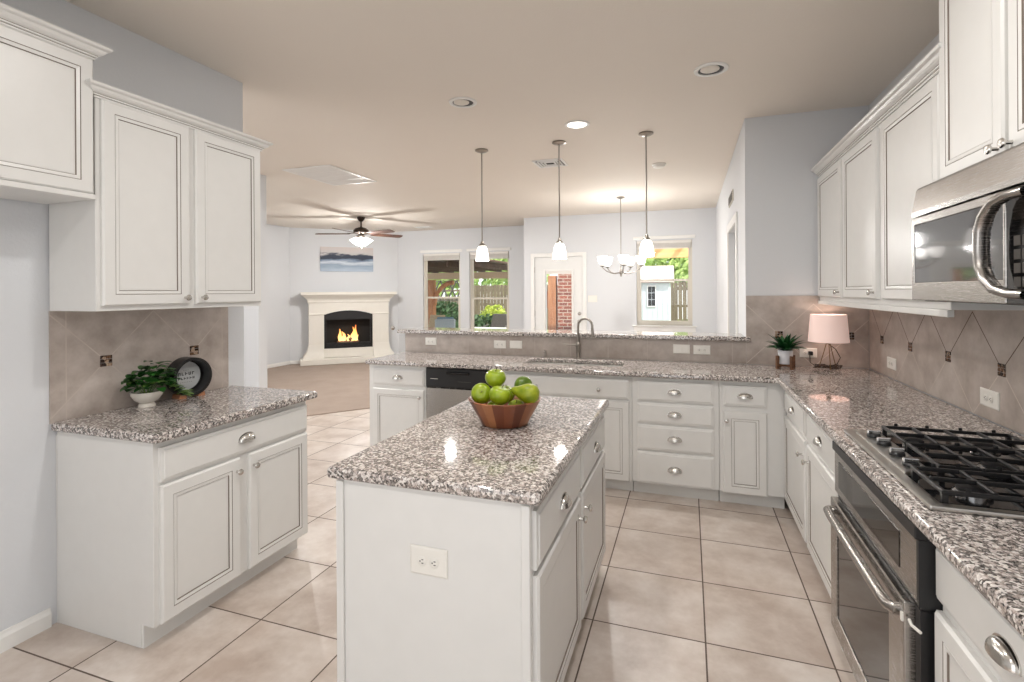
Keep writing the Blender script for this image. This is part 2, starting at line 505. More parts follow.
# end wall beside the lamp and the side wall of the breakfast nook with the pantry doorway
struct(MB().box(0.43, 4.465, 0, 1.40, 4.585, CZ).build('wall_end', W_, smooth=False, bevel=0.0))
b = MB(); b.cells([4.585, 5.20, 6.20, 9.08], [0, 2.14, CZ], lambda i, j: not (i == 1 and j == 0), 0.43, 0.55, 'x')
struct(b.build('wall_nook_side', W_, smooth=False))
# nook far wall with patio door and window
b = MB(); b.cells([-2.89, -2.69, -1.79, -0.85, 0.06, 0.56], [0, 0.91, 2.13, 2.36, CZ],
                  lambda i, j: not ((i == 1 and j in (0, 1)) or (i == 3 and j in (1, 2))), 9.08, 9.22, 'y')
struct(b.build('wall_nook', W_, smooth=False))
struct(MB().box(-2.89, 9.22, 0, -2.77, 10.1, CZ).build('wall_nook_return', W_, smooth=False))
# living room far wall with two windows
LW = [(-5.57, -4.665), (-4.45, -3.545)]
b = MB(); b.cells([-6.2, LW[0][0], LW[0][1], LW[1][0], LW[1][1], -2.77], [0, 0.50, 2.35, CZ], lambda i, j: not (i in (1, 3) and j == 1), 10.1, 10.24, 'y')
struct(b.build('wall_living', W_, smooth=False))
FA = Vector((-7.88, 8.60, 0)); FANG = math.atan2(10.15 - 8.60, -6.16 + 7.88)
FM = Matrix.Translation(FA) @ Matrix.Rotation(FANG, 4, 'Z')
b = MB(FM); b.box(0.0, 0, 0, 2.315, 0.12, CZ); struct(b.build('wall_fireplace', W_, smooth=False))
struct(MB().box(-8.0, 4.6, 0, -7.88, 8.62, CZ).build('wall_living_left', W_, smooth=False))
struct(MB().box(-7.88, 4.60, 0, -4.655, 4.72, CZ).build('wall_return', W_, smooth=False))
struct(MB().box(-8.0, -1.2, 0, -7.88, 4.6, CZ).build('wall_hallway', W_, smooth=False))
# pony wall under the bar top
struct(MB().box(-2.66, 4.465, 0, 0.43, 4.60, 1.094).build('wall_half', M['trim'], smooth=False))


def baseboard(name, pts, h=0.085):
    """moulded baseboard along a polyline of wall-foot points (room side is to the left of travel)"""
    b = MB(); prof = [(0, 0), (0.014, 0), (0.014, h * 0.7), (0.008, h * 0.86), (0.006, h), (0, h)]
    for (x0, y0), (x1, y1) in zip(pts, pts[1:]):
        d = Vector((x1 - x0, y1 - y0, 0)).normalized(); n = Vector((-d.y, d.x, 0))
        b.loft([[(x + n.x * o, y + n.y * o, z) for o, z in prof] for x, y in ((x0, y0), (x1, y1))])
    return struct(b.build(name, M['trim'], smooth=False))


baseboard('baseboard_left', [(-2.74, 1.505), (-2.74, -1.2)])
baseboard('baseboard_living', [(-6.16, 10.10 - 0.0), (-7.88, 8.60), (-7.88, 4.72)])
baseboard('baseboard_nook', [(0.43, 9.08), (-1.79, 9.08)])

# patio door (half open glass) -------------------------------------------------
d = bpy.data.objects.new('door_1', None); COL.objects.link(d); d.location = (-2.24, 9.10, 0); struct(d)
X0, X1 = -0.45, 0.45
b = MB(); b.cells([X0, -0.245, 0.245, X1], [0.01, 0.35, 1.87, 2.13], lambda i, j: not (i == 1 and j == 1), 0.0, 0.045, 'y')
b.build('door_slab', M['hall_door'], d, smooth=False)
b = MB(); b.cells([-0.28, -0.245, 0.245, 0.28], [0.315, 0.35, 1.87, 1.905], lambda i, j: not (i == 1 and j == 1), -0.012, 0.012, 'y')
b.build('glass_trim', M['trim'], d, smooth=False, bevel=0.004)
MB().box(-0.245, 0.018, 0.35, 0.245, 0.026, 1.87).build('pane', M['glass'], d, smooth=False)
MB().box(-0.24, -0.004, 1.815, 0.24, 0.016, 1.868).build('blind_headrail', M['blind'], d, smooth=False, label='grey raised blind rail at the top of the door glass')
b = MB(); b.cells([X0 - 0.07, X0, X1, X1 + 0.07], [0, 2.13, 2.20], lambda i, j: not (i == 1 and j == 0), -0.035, -0.02, 'y')
b.build('casing', M['trim'], d, smooth=False, bevel=0.004)
b = MB(); b.lathe([(0.03, 0), (0.03, -0.008), (0.012, -0.012), (0.012, -0.035), (0.028, -0.045), (0.03, -0.06), (0.018, -0.07)], (0.385, 0, 0.96), 16, 'y')
b.build('door_handle', M['nickel'], d)
b = MB(); b.lathe([(0.03, 0), (0.03, -0.014), (0.02, -0.02)], (0.385, 0, 1.10), 16, 'y'); b.build('deadbolt', M['nickel'], d)
for z in (0.3, 1.1, 1.9): MB().box(X0 - 0.006, -0.008, z - 0.05, X0 + 0.006, 0.002, z + 0.05).build('hinge', M['nickel'], d, smooth=False)

# pantry door in the nook's side wall
d = bpy.data.objects.new('door_2', None); COL.objects.link(d); d.location = (0.43, 5.70, 0); struct(d)
b = MB()
b.box(0.075, -0.5, 0.01, 0.11, 0.5, 2.13)
for z0, z1 in ((0.15, 0.95), (1.05, 1.98)):
    for y0, y1 in ((-0.40, -0.04), (0.04, 0.40)): b.box(0.068, y0, z0, 0.076, y1, z1)
b.build('door_slab', M['hall_door'], d, smooth=False)
b = MB(); b.cells([-0.58, -0.5, 0.5, 0.58], [0, 2.14, 2.225], lambda i, j: not (i == 1 and j == 0), -0.016, 0.0, 'x')
b.build('casing', M['trim'], d, smooth=False, bevel=0.004)
MB().lathe([(0.01, 0.075), (0.01, 0.04), (0.027, 0.03), (0.02, 0.012)], (0, -0.42, 0.96), 14, 'x').build('door_handle', M['nickel'], d)


def window(n, x0, x1, z0, z1, yw, split, casing):
    """double-hung window set in a wall whose room face is y = yw"""
    d = bpy.data.objects.new('window_%d' % n, None); COL.objects.link(d); d.location = ((x0 + x1) / 2, yw, 0); struct(d)
    h = (x1 - x0) / 2
    b = MB(); b.cells([-h, -h + 0.035, h - 0.035, h], [z0, z0 + 0.035, z1 - 0.035, z1], lambda i, j: not (i == 1 and j == 1), 0.055, 0.12, 'y')
    b.build('window_frame', M['vinyl'], d, smooth=False)
    b = MB(); b.cells([-h + 0.035, -h + 0.075, h - 0.075, h - 0.035], [z0 + 0.035, z0 + 0.08, split - 0.02, split + 0.02], lambda i, j: not (i == 1 and j == 1), 0.06, 0.085, 'y')
    b.build('lower_sash', M['vinyl'], d, smooth=False)
    b = MB(); b.cells([-h + 0.035, -h + 0.06, h - 0.06, h - 0.035], [split - 0.018, split + 0.018, z1 - 0.06, z1 - 0.035], lambda i, j: not (i == 1 and j == 1), 0.088, 0.112, 'y')
    b.build('upper_sash', M['vinyl'], d, smooth=False)
    MB().box(-h + 0.06, 0.07, z0 + 0.07, h - 0.06, 0.075, split).build('pane', M['glass'], d, smooth=False)
    MB().box(-h + 0.05, 0.098, split, h - 0.05, 0.103, z1 - 0.05).build('pane', M['glass'], d, smooth=False)
    MB().box(-h - 0.07, -0.045, z0 - 0.022, h + 0.07, 0.055, z0).build('window_sill', M['trim'], d, smooth=False, bevel=0.004)
    MB().box(-h - 0.05, -0.016, z0 - 0.10, h + 0.05, 0.0, z0 - 0.022).build('apron', M['trim'], d, smooth=False, bevel=0.003)
    if casing:
        MB().box(-h - 0.05, -0.03, z1 + 0.02, h + 0.05, 0.0, z1 + 0.075).build('head_trim', M['trim'], d, smooth=False, bevel=0.004)
    return d


window(1, LW[0][0], LW[0][1], 0.50, 2.35, 10.1, 1.38, True)
window(2, LW[1][0], LW[1][1], 0.50, 2.35, 10.1, 1.36, True)
window(3, -0.85, 0.06, 0.91, 2.36, 9.08, 1.68, True)
for (x0, x1, z0, z1, y, lab) in ((LW[0][0], LW[0][1], 2.20, 2.348, 10.1, 'raised off-white blind atop the window nearest the fireplace'),
                                 (LW[1][0], LW[1][1], 2.20, 2.348, 10.1, 'raised off-white blind on the living window next to the nook corner'),
                                 (-0.85, 0.06, 2.22, 2.358, 9.08, 'raised off-white blind on the breakfast nook window')):
    t = thing('window_blind', lab, 'blind', ((x0 + x1) / 2, y + 0.03, z0), 0, 'raised window blinds'); h = (x1 - x0) / 2 - 0.012
    MB().box(-h, -0.03, z1 - z0 - 0.045, h, 0.02, z1 - z0).build('headrail', M['blind'], t, smooth=False, bevel=0.004)
    b = MB()
    for k in range(9):
        zz = 0.012 + k * 0.0105
        b.box(-h + 0.004, -0.026, zz, h - 0.004, 0.022, zz + 0.007)
    b.build('slat_stack', M['blind'], t, smooth=False)
    MB().box(-h + 0.004, -0.028, 0, h - 0.004, 0.022, 0.011).build('bottom_rail', M['blind'], t, smooth=False)

# ================================================================ CABINETS
DOOR = [(0, 0, 0), (0, 0.013, 0), (0.007, 0.020, 0), (0.050, 0.020, 0), (0.0508, 0.0175, 1), (0.0524, 0.0175, 1), (0.0535, 0.0195, 0),
        (0.0665, 0.0175, 0), (0.0675, 0.013, 1), (0.0692, 0.013, 1), (0.072, 0.014, 0)]
FRONT = [(0, 0, 0), (0, 0.012, 0), (0.004, 0.014, 0), (0.012, 0.0155, 0), (0.0145, 0.0195, 0), (0.018, 0.020, 0)]
CAB = [M['cab'], M['glaze']]


def knob(parent, u, v, y=-0.02):
    b = MB(); b.lathe([(0.007, y), (0.006, y - 0.004), (0.0055, y - 0.016), (0.013, y - 0.020), (0.0155, y - 0.025), (0.013, y - 0.030), (0.005, y - 0.0325)], (u, 0, v), 14, 'y')
    return b.build('knob', M['nickel'], parent)


def cup_pull(parent, u, v, y=-0.02, a=0.047, h=0.034, d=0.026):
    b = MB(); rows = []
    for i in range(9):
        ph = (PI / 2) * i / 8; row = []
        for k in range(17):
            th = PI * k / 16
            row.append(b.v((u + a * math.cos(th), y - d * (0.18 + 0.82 * math.cos(ph)) * math.sin(th) ** 0.8 - 0.002, v + h * math.sin(th) ** 0.8 * math.sin(ph))))
        rows.append(row)
    for r1, r2 in zip(rows, rows[1:]):
        for k in range(16): b.f([r1[k], r1[k + 1], r2[k + 1], r2[k]])
    b.f([rows[0][k] for k in range(17)])
    b.f([rows[-1][k] for k in range(16, -1, -1)])
    # mounting flange
    fl = [(u + (a + 0.004) * math.cos(PI * k / 16), v + (h + 0.005) * math.sin(PI * k / 16) ** 0.8) for k in range(17)]
    b.loft([[(p[0], y, p[1]) for p in fl], [(p[0], y - 0.003, p[1]) for p in fl]])
    return b.build('cup_pull', M['nickel'], parent, angle=60)


def door(t, u0, u1, v0, v1, kn=None):
    o = MB().panel(u0, u1, v0, v1, 0, DOOR).build('door', CAB, t, smooth=False)
    if kn: knob(o, *kn)
    return o


def drawer(t, u0, u1, v0, v1, pull='cup', knobs=(), name='drawer'):
    o = MB().panel(u0, u1, v0, v1, 0, FRONT).build(name, CAB, t, smooth=False)
    if pull == 'cup': cup_pull(o, (u0 + u1) / 2, (v0 + v1) / 2 - 0.012)
    for k in knobs: knob(o, *k)
    return o


def base_body(t, wd, D, h=0.874, toe=0.10, mt='cab'):
    b = MB(); b.prism([(0, toe), (0, h), (D, h), (D, 0.0), (0.075, 0.0), (0.075, toe)], 'x', 0, wd)
    b.build('carcass', M[mt], t, smooth=False, bevel=0.002, seg=1)
    MB().box(0.004, 0.064, 0.0, wd - 0.004, 0.0745, toe - 0.001).build('toe_kick', M['cab'], t, smooth=False)


CROWN = [(0.0, 0.0, 0), (0.008, 0.0, 0), (0.008, 0.009, 0), (0.0095, 0.0108, 1), (0.015, 0.012, 0), (0.015, 0.018, 0), (0.0165, 0.0198, 1), (0.022, 0.022, 0),
         (0.028, 0.026, 0), (0.035, 0.033, 0), (0.040, 0.043, 0), (0.050, 0.047, 0), (0.053, 0.049, 0), (0.056, 0.055, 0), (0.055, 0.062, 0), (0.0, 0.062, 0)]


def crown(t, wd, D, z, left=True, right=True, k=1.0, name='crown_moulding', y=0.0):
    rows = []
    for o, dz, _ in CROWN:
        o *= k; dz *= k; p = []
        if left: p.append((-o, D, z + dz))
        p.append((-o if left else 0, y - o, z + dz)); p.append((wd + o if right else wd, y - o, z + dz))
        if right: p.append((wd + o, D, z + dz))
        rows.append(p)
    b = MB(); V = [[b.v(q) for q in r] for r in rows]; n = len(V)
    for a in range(n):
        c = (a + 1) % n
        for q in range(len(V[0]) - 1): b.f([V[a][q], V[a][q + 1], V[c][q + 1], V[c][q]], CROWN[c][2])
    b.f([r[0] for r in V]); b.f([r[-1] for r in reversed(V)])
    return b.build(name, CAB, t, smooth=False)


def wall_body(t, wd, D, h):
    MB().box(0, 0, 0, wd, D, h).build('carcass', M['cab'], t, smooth=False, bevel=0.002, seg=1)


L90, R90 = PI / 2, -PI / 2
# ---- left wall ------------------------------------------------------------
t = thing('wall_cabinet', 'cream two-door wall cabinet above the counter with the round black sign', 'cabinet', (-2.42, 1.505, 1.425), L90)
wall_body(t, 0.905, 0.31, 0.935); crown(t, 0.905, 0.31, 0.925, k=0.9)
door(t, 0.018, 0.430, 0.022, 0.923, (0.400, 0.055)); door(t, 0.464, 0.888, 0.022, 0.923, (0.495, 0.055))
t = thing('wall_cabinet', 'cream wall cabinet hung high over the empty fridge space', 'cabinet', (-2.42, 0.53, 1.905), L90)
wall_body(t, 0.965, 0.31, 0.61); crown(t, 0.965, 0.31, 0.603, k=0.95)
door(t, 0.505, 0.96, 0.024, 0.600); door(t, 0.02, 0.475, 0.024, 0.600)
MB().box(0.0, -0.02, 0.0, 0.965, 0.0, 0.022).build('bottom_rail', M['cab'], t, smooth=False, bevel=0.003)
t = thing('base_cabinet', 'cream base cabinet with one drawer over two doors under the plant counter', 'cabinet', (-2.12, 1.532, 0), L90)
base_body(t, 0.905, 0.61, 0.880)
drawer(t, 0.024, 0.898, 0.703, 0.850)
door(t, 0.024, 0.426, 0.105, 0.688, (0.402, 0.625)); door(t, 0.480, 0.898, 0.105, 0.688, (0.505, 0.625))
MB().box(0.0, 0.6105, 0.0, 0.905, 0.618, 0.86).build('back_panel', M['cab'], t, smooth=False)
b = MB(); b.box(-2.729, 1.504, 0.881, -2.068, 2.482, 0.921)
tag(b.build('countertop', M['granite'], bevel=0.012, seg=3), 'short granite countertop holding the leafy plant and round sign', 'countertop')

# ---- island -----------------------------------------------------------------
t = thing('kitchen_island', 'cream island cabinet with two drawers and two doors in mid floor', 'island', (-0.445, 1.447, 0), L90)
base_body(t, 1.315, 0.685)
drawer(t, 0.018, 0.645, 0.667, 0.845); drawer(t, 0.688, 1.298, 0.667, 0.845)
door(t, 0.018, 0.645, 0.115, 0.650, (0.61, 0.575)); door(t, 0.688, 1.298, 0.115, 0.650, (0.725, 0.575))
for y0, y1 in ((0.0, 0.028), (0.655, 0.685)):
    MB().box(-0.008, y0 + 0.0005, 0.012, -0.0005, y1, 0.868).build('corner_stile', M['cab'], t, smooth=False, bevel=0.002, seg=1)
b = MB(); b.box(-1.157, 1.422, 0.875, -0.408, 2.79, 0.914)
tag(b.build('countertop', M['granite'], bevel=0.013, seg=3), 'speckled granite island top under the fruit bowl', 'countertop')

# ---- peninsula (faces the camera) ------------------------------------------
PF = 3.86
t = thing('base_cabinet', 'narrow cream cabinet with one drawer and door left of the dishwasher', 'cabinet', (-2.665, PF, 0))
base_body(t, 0.56, 0.60)
drawer(t, 0.045, 0.545, 0.70, 0.838); door(t, 0.045, 0.545, 0.095, 0.668, (0.515, 0.61))

t = thing('dishwasher', 'stainless dishwasher with black control panel in the peninsula', 'dishwasher', (-2.097, PF, 0))
MB().box(0.0, 0.0, 0.10, 0.607, 0.58, 0.868).build('tub', M['black'], t, smooth=False)
MB().box(0.006, -0.028, 0.115, 0.601, -0.0005, 0.700).build('door', M['steel'], t, smooth=False, bevel=0.006)
cp = MB().box(0.006, -0.032, 0.708, 0.601, -0.0005, 0.866).build('control_panel', M['black'], t, smooth=False, bevel=0.006)
MB().box(0.20, -0.052, 0.820, 0.41, -0.0315, 0.842).build('pocket_handle', M['black_gloss'], cp, smooth=False, bevel=0.008)
MB().box(0.05, -0.0335, 0.775, 0.12, -0.0318, 0.781).build('badge', M['nickel'], cp, smooth=False)
MB().box(0.30, -0.0335, 0.760, 0.42, -0.0318, 0.764).build('indicator_strip', M['chair_metal'], cp, smooth=False)
MB().box(0.006, 0.062, 0.002, 0.601, 0.08, 0.099).build('toe_panel', M['black'], t, smooth=False)

t = thing('sink_cabinet', 'cream sink base cabinet with wide false drawer front and two doors', 'cabinet', (-1.485, PF, 0))
b = MB(); b.prism([(0, 0.10), (0, 0.874), (0.03, 0.874), (0.03, 0.64), (0.60, 0.64), (0.60, 0.0), (0.075, 0.0), (0.075, 0.10)], 'x', 0, 1.085)
b.build('carcass', M['cab'], t, smooth=False)
MB().box(0.004, 0.064, 0.0, 1.081, 0.0745, 0.099).build('toe_kick', M['cab'], t, smooth=False)
drawer(t, 0.03, 1.067, 0.70, 0.845, None, ((0.36, 0.765), (0.845, 0.765)), 'false_front')
door(t, 0.03, 0.538, 0.095, 0.683, (0.505, 0.62)); door(t, 0.56, 1.067, 0.095, 0.683, (0.593, 0.62))

t = thing('drawer_cabinet', 'cream cabinet of four stacked drawers with cup pulls', 'cabinet', (-0.398, PF, 0))
base_body(t, 0.595, 0.60)
for v0, v1 in ((0.700, 0.845), (0.540, 0.684), (0.345, 0.500 + 0.022), (0.100, 0.328)): drawer(t, 0.037, 0.560, v0, v1)
t = thing('base_cabinet', 'narrow cream cabinet with one drawer and door beside the inside corner', 'cabinet', (0.199, PF, 0))
base_body(t, 0.418, 0.60)
drawer(t, 0.026, 0.300, 0.700, 0.843); door(t, 0.026, 0.300, 0.095, 0.664, (0.045, 0.60))

# ---- right wall -------------------------------------------------------------
t = thing('base_cabinet', 'cream cabinet with two drawers over two doors between corner and oven', 'cabinet', (0.62, 3.858, 0), R90)
base_body(t, 1.375, 0.64)
drawer(t, 0.02, 0.648, 0.690, 0.832); drawer(t, 0.705, 1.32, 0.690, 0.832)
door(t, 0.02, 0.648, 0.100, 0.662, (0.605, 0.575)); door(t, 0.705, 1.32, 0.100, 0.662, (0.75, 0.575))
t = thing('base_cabinet', 'cream cabinet with drawer and large cup pull on the near side of the oven', 'cabinet', (0.62, 1.622, 0), R90)
base_body(t, 0.66, 0.64)
drawer(t, 0.0, 0.655, 0.695, 0.842); door(t, 0.0, 0.655, 0.100, 0.664, (0.61, 0.60))

t = thing('wall_oven', 'stainless built-in oven under the gas cooktop', 'oven', (0.60, 2.478, 0), R90)
OW = 0.853
MB().box(0.002, 0.03, 0.10, OW - 0.002, 0.62, 0.87).build('housing', M['black'], t, smooth=False)
MB().box(0.0, -0.004, 0.0, 0.025, 0.029, 0.873).build('side_trim', M['cab'], t, smooth=False)
MB().box(0.028, -0.038, 0.838, OW, 0.029, 0.873).build('vent_strip', M['black'], t, smooth=False, bevel=0.003)
cp = MB().box(0.03, -0.030, 0.668, OW - 0.014, 0.029, 0.837).build('control_panel', M['steel'], t, smooth=False, bevel=0.003)
MB().box(0.095, -0.032, 0.700, OW - 0.13, -0.0302, 0.805).build('display', M['dark_glass'], cp, smooth=False)
MB().box(OW - 0.0135, -0.030, 0.66, OW - 0.001, 0.029, 0.837).build('end_trim', M['black'], t, smooth=False)
MB().box(0.03, -0.018, 0.644, OW - 0.02, 0.029, 0.666).build('gap_strip', M['black'], t, smooth=False)
dr = MB()
dr.cells([0.03, 0.11, OW - 0.17, OW - 0.055], [0.11, 0.185, 0.555, 0.642], lambda i, j: not (i == 1 and j == 1), -0.046, -0.004, 'y')
dr = dr.build('door', M['steel'], t, smooth=False, bevel=0.004)
MB().box(0.112, -0.040, 0.187, OW - 0.172, -0.012, 0.553).build('window', M['dark_glass'], dr, smooth=False)
b = MB()
b.tube([(0.075, -0.040, 0.600), (0.072, -0.058, 0.601), (0.085, -0.068, 0.602), (0.14, -0.071, 0.602), (OW / 2, -0.073, 0.603), (OW - 0.16, -0.071, 0.602), (OW - 0.105, -0.068, 0.602), (OW - 0.092, -0.058, 0.601), (OW - 0.095, -0.040, 0.600)], 0.0165, 12)
b.build('door_handle', M['steel'], dr)
MB().box(OW - 0.053, -0.02, 0.11, OW - 0.02, 0.029, 0.642).build('door_gap', M['black'], t, smooth=False)
b = MB(); b.tube([(OW - 0.045, -0.036, 0.60), (OW - 0.02, -0.040, 0.60), (OW + 0.010, -0.030, 0.60)], 0.004, 8); b.box(OW - 0.062, -0.052, 0.588, OW - 0.053, -0.0465, 0.612)
b.build('latch', M['white_plastic'], t, label='small white child latch')
MB().box(0.03, 0.0, 0.002, OW - 0.02, 0.028, 0.099).build('toe_panel', M['cab'], t, smooth=False)

# uppers on the right wall
t = thing('wall_cabinet', 'cream two-door wall cabinet above the table lamp', 'cabinet', (0.945, 4.452, 1.42), R90)
wall_body(t, 1.325, 0.325, 0.955); crown(t, 1.325, 0.325, 0.94, left=False, right=False)
door(t, 0.030, 0.640, 0.030, 0.925, (0.605, 0.065)); door(t, 0.695, 1.305, 0.030, 0.925, (1.27, 0.065))
MB().box(0, -0.012, -0.028, 1.325, 0.012, -0.0005).build('light_rail', M['cab'], t, smooth=False, bevel=0.003)
t = thing('wall_cabinet', 'cream single-door wall cabinet beside the microwave', 'cabinet', (0.945, 3.125, 1.42), R90)
wall_body(t, 0.735, 0.325, 0.955); crown(t, 0.735, 0.325, 0.94, left=False, right=True)
door(t, 0.055, 0.690, 0.030, 0.925)
MB().box(0, -0.012, -0.028, 0.735, 0.012, -0.0005).build('light_rail', M['cab'], t, smooth=False, bevel=0.003)
t = thing('wall_cabinet', 'tall cream two-door wall cabinet directly over the microwave', 'cabinet', (0.92, 2.385, 1.885), R90)
wall_body(t, 0.91, 0.35, 0.83); crown(t, 0.91, 0.35, 0.82)
door(t, 0.022, 0.436, 0.018, 0.80, (0.412, 0.045)); door(t, 0.462, 0.888, 0.018, 0.80, (0.486, 0.045))

t = thing('microwave', 'stainless over-range microwave with looped handle', 'microwave', (0.83, 2.352, 1.455), R90)
MB().box(0.0, 0.02, 0.0, 0.762, 0.43, 0.405).build('case', M['black'], t, smooth=False)
b = MB(); b.prism([(0.02, 0.318), (-0.020, 0.318), (-0.021, 0.335), (-0.006, 0.420), (0.0, 0.428), (0.02, 0.428)], 'x', 0.0, 0.762)
b.build('vent_hood', M['steel'], t, smooth=False)
dr = MB(); dr.cells([0.0, 0.022, 0.600, 0.612], [0.004, 0.070, 0.285, 0.312], lambda i, j: not (i == 1 and j == 1), -0.022, 0.019, 'y')
dr = dr.build('door', M['steel'], t, smooth=False, bevel=0.003)
MB().box(0.0225, -0.019, 0.0705, 0.5995, 0.0, 0.2845).build('window', M['micro_glass'], dr, smooth=False)
hp = [(0.700, -0.024, 0.292), (0.676, -0.046, 0.289), (0.640, -0.056, 0.276), (0.606, -0.060, 0.246), (0.588, -0.062, 0.205), (0.585, -0.062, 0.150), (0.590, -0.062, 0.105), (0.610, -0.060, 0.070), (0.642, -0.056, 0.043), (0.676, -0.044, 0.032), (0.698, -0.024, 0.030)]
MB().tube(hp, 0.013, 10, sy=1.7).build('door_handle', M['steel'], dr, angle=60)
cp = MB().box(0.6145, -0.020, 0.004, 0.762, 0.0195, 0.312).build('control_panel', M['black_gloss'], t, smooth=False, bevel=0.003)
b = MB()
for i in range(3):
    for j in range(4): b.box(0.650 + i * 0.036, -0.0215, 0.05 + j * 0.036, 0.678 + i * 0.036, -0.0202, 0.076 + j * 0.036)
b.build('keypad', M['chair_metal'], cp, smooth=False)
MB().box(0.645, -0.0215, 0.225, 0.750, -0.0202, 0.275).build('display', M['dark_glass'], cp, smooth=False)

# ---- continuous granite: peninsula plus right run ---------------------------
SX = (-1.31, -0.925, -0.895, -0.50); SY = (4.02, 4.355)
XS = [-2.672, SX[0], SX[1], SX[2], SX[3], 0.557, 1.263]; YS = [0.945, 3.80, SY[0], SY[1], 4.453]


def inc(i, j):
    if i == 5: return True
    if j == 0: return False
    return not (j == 2 and i in (1, 3)) and not (j == 2 and i == 2)


b = MB(); b.cells(XS, YS, inc, 0.875, 0.914)
tag(b.build('countertop', M['granite'], bevel=0.012, seg=3), 'long L-shaped granite countertop holding the sink, lamp and cooktop', 'countertop')
b = MB(); b.cells([-2.735, 0.429, 0.462], [4.418, 4.452, 4.79], lambda i, j: not (i == 1 and j == 1), 1.096, 1.132)
tag(b.build('bar_top', M['granite'], bevel=0.010, seg=3), 'raised narrow granite bar top on the half wall', 'countertop')

# ---- sink and tap -------------------------------------------------------------
t = thing('kitchen_sink', 'double-bowl stainless sink set under the peninsula granite', 'sink', (-0.905, 4.19, 0.70))
b = MB()


def basin(b, x0, x1, y0, y1, zt, zb, th=0.006):
    b.cells([x0, x0 + th, x1 - th, x1], [y0, y0 + th, y1 - th, y1], lambda i, j: not (i == 1 and j == 1), zb, zt)
    b.box(x0 + th, y0 + th, zb, x1 - th, y1 - th, zb + th)


o = MB(); basin(o, -0.42, -0.004, -0.185, 0.18, 0.173, 0.0); o.build('bowl', M['satin'], t, smooth=False, bevel=0.004)
o = MB(); basin(o, 0.004, 0.42, -0.185, 0.18, 0.173, 0.0); o.build('bowl', M['satin'], t, smooth=False, bevel=0.004)
for x in (-0.21, 0.21): MB().lathe([(0.045, 0.0065), (0.045, 0.009), (0.03, 0.008)], (x, 0.0, 0), 20).build('drain', M['chrome'], t)
t = thing('faucet', 'tall brushed nickel gooseneck faucet behind the sink', 'faucet', (-0.912, 4.405, 0.914))
MB().lathe([(0.027, 0.0), (0.027, 0.008), (0.019, 0.014), (0.018, 0.10), (0.021, 0.105), (0.021, 0.135), (0.014, 0.145)], (0, 0, 0), 20).build('body', M['dull_nickel'], t)
pts = [(0, 0, 0.14), (0, 0, 0.22), (0, 0, 0.27)]
for k in range(1, 11):
    a = PI - PI * 1.06 * k / 10
    pts.append((0.064 + 0.064 * math.cos(a), -0.02 * k / 10, 0.285 + 0.064 * math.sin(a)))
MB().tube(pts, 0.0105, 12).build('spout', M['dull_nickel'], t)
e = pts[-1]; MB().tube([e, (e[0] + 0.004, e[1] - 0.002, e[2] - 0.05), (e[0] + 0.006, e[1] - 0.003, e[2] - 0.075)], [0.012, 0.0135, 0.012], 12).build('spray_head', M['dull_nickel'], t)
MB().tube([(-0.015, 0, 0.118), (-0.06, -0.004, 0.119), (-0.125, -0.01, 0.122)], [0.010, 0.007, 0.006], 10).build('lever', M['dull_nickel'], t)
t = thing('soap_dispenser', 'short nickel soap dispenser left of the faucet', 'dispenser', (-1.21, 4.41, 0.914))
MB().lathe([(0.017, 0), (0.017, 0.006), (0.011, 0.01), (0.010, 0.05), (0.008, 0.058)], seg=16).build('body', M['dull_nickel'], t)
MB().tube([(0, 0.002, 0.054), (0, -0.03, 0.062), (0, -0.05, 0.052)], 0.005, 8).build('nozzle', M['dull_nickel'], t)

# ---- tile backsplashes --------------------------------------------------------
def mosaics(t, spots, axis):
    for u, z in spots:
        b = MB()
        for i in range(3):
            for j in range(3):
                a, c = u - 0.027 + i * 0.0185, z - 0.027 + j * 0.0185
                if axis == 'l': b.box(-2.7305, a, c, -2.7268, a + 0.0165, c + 0.0165)
                elif axis == 'r': b.box(1.2618, a, c, 1.2655, a + 0.0165, c + 0.0165)
                else: b.box(a, 4.4515, c, a + 0.0165, 4.4555, c + 0.0165)
        b.build('mosaic_inset', M['mosaic'], t, smooth=False, label='brown mosaic accent square')


o = MB().box(-2.739, 1.507, 0.9145, -2.730, 2.455, 1.424).build('backsplash', M['splash_left'], smooth=False)
tag(o, 'taupe diagonal tile backsplash behind the leafy plant', 'backsplash'); mosaics(o, ((1.742, 1.17), (2.220, 1.17)), 'l')
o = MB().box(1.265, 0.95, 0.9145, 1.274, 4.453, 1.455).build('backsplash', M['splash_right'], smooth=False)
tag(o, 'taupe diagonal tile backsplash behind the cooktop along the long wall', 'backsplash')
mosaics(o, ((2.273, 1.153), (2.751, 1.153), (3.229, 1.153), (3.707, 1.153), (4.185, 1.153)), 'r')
o = MB().box(0.432, 4.455, 0.9145, 1.264, 4.464, 1.457).build('backsplash', M['splash_end'], smooth=False)
tag(o, 'taupe tile backsplash on the short end wall behind the table lamp', 'backsplash'); mosaics(o, ((1.143, 1.153), (0.665, 1.153)), 'e')
o = MB().box(-2.658, 4.455, 0.9145, 0.430, 4.4645, 1.0955).build('backsplash', M['row_tile'], smooth=False)
tag(o, 'low taupe tile strip below the raised bar top', 'backsplash')


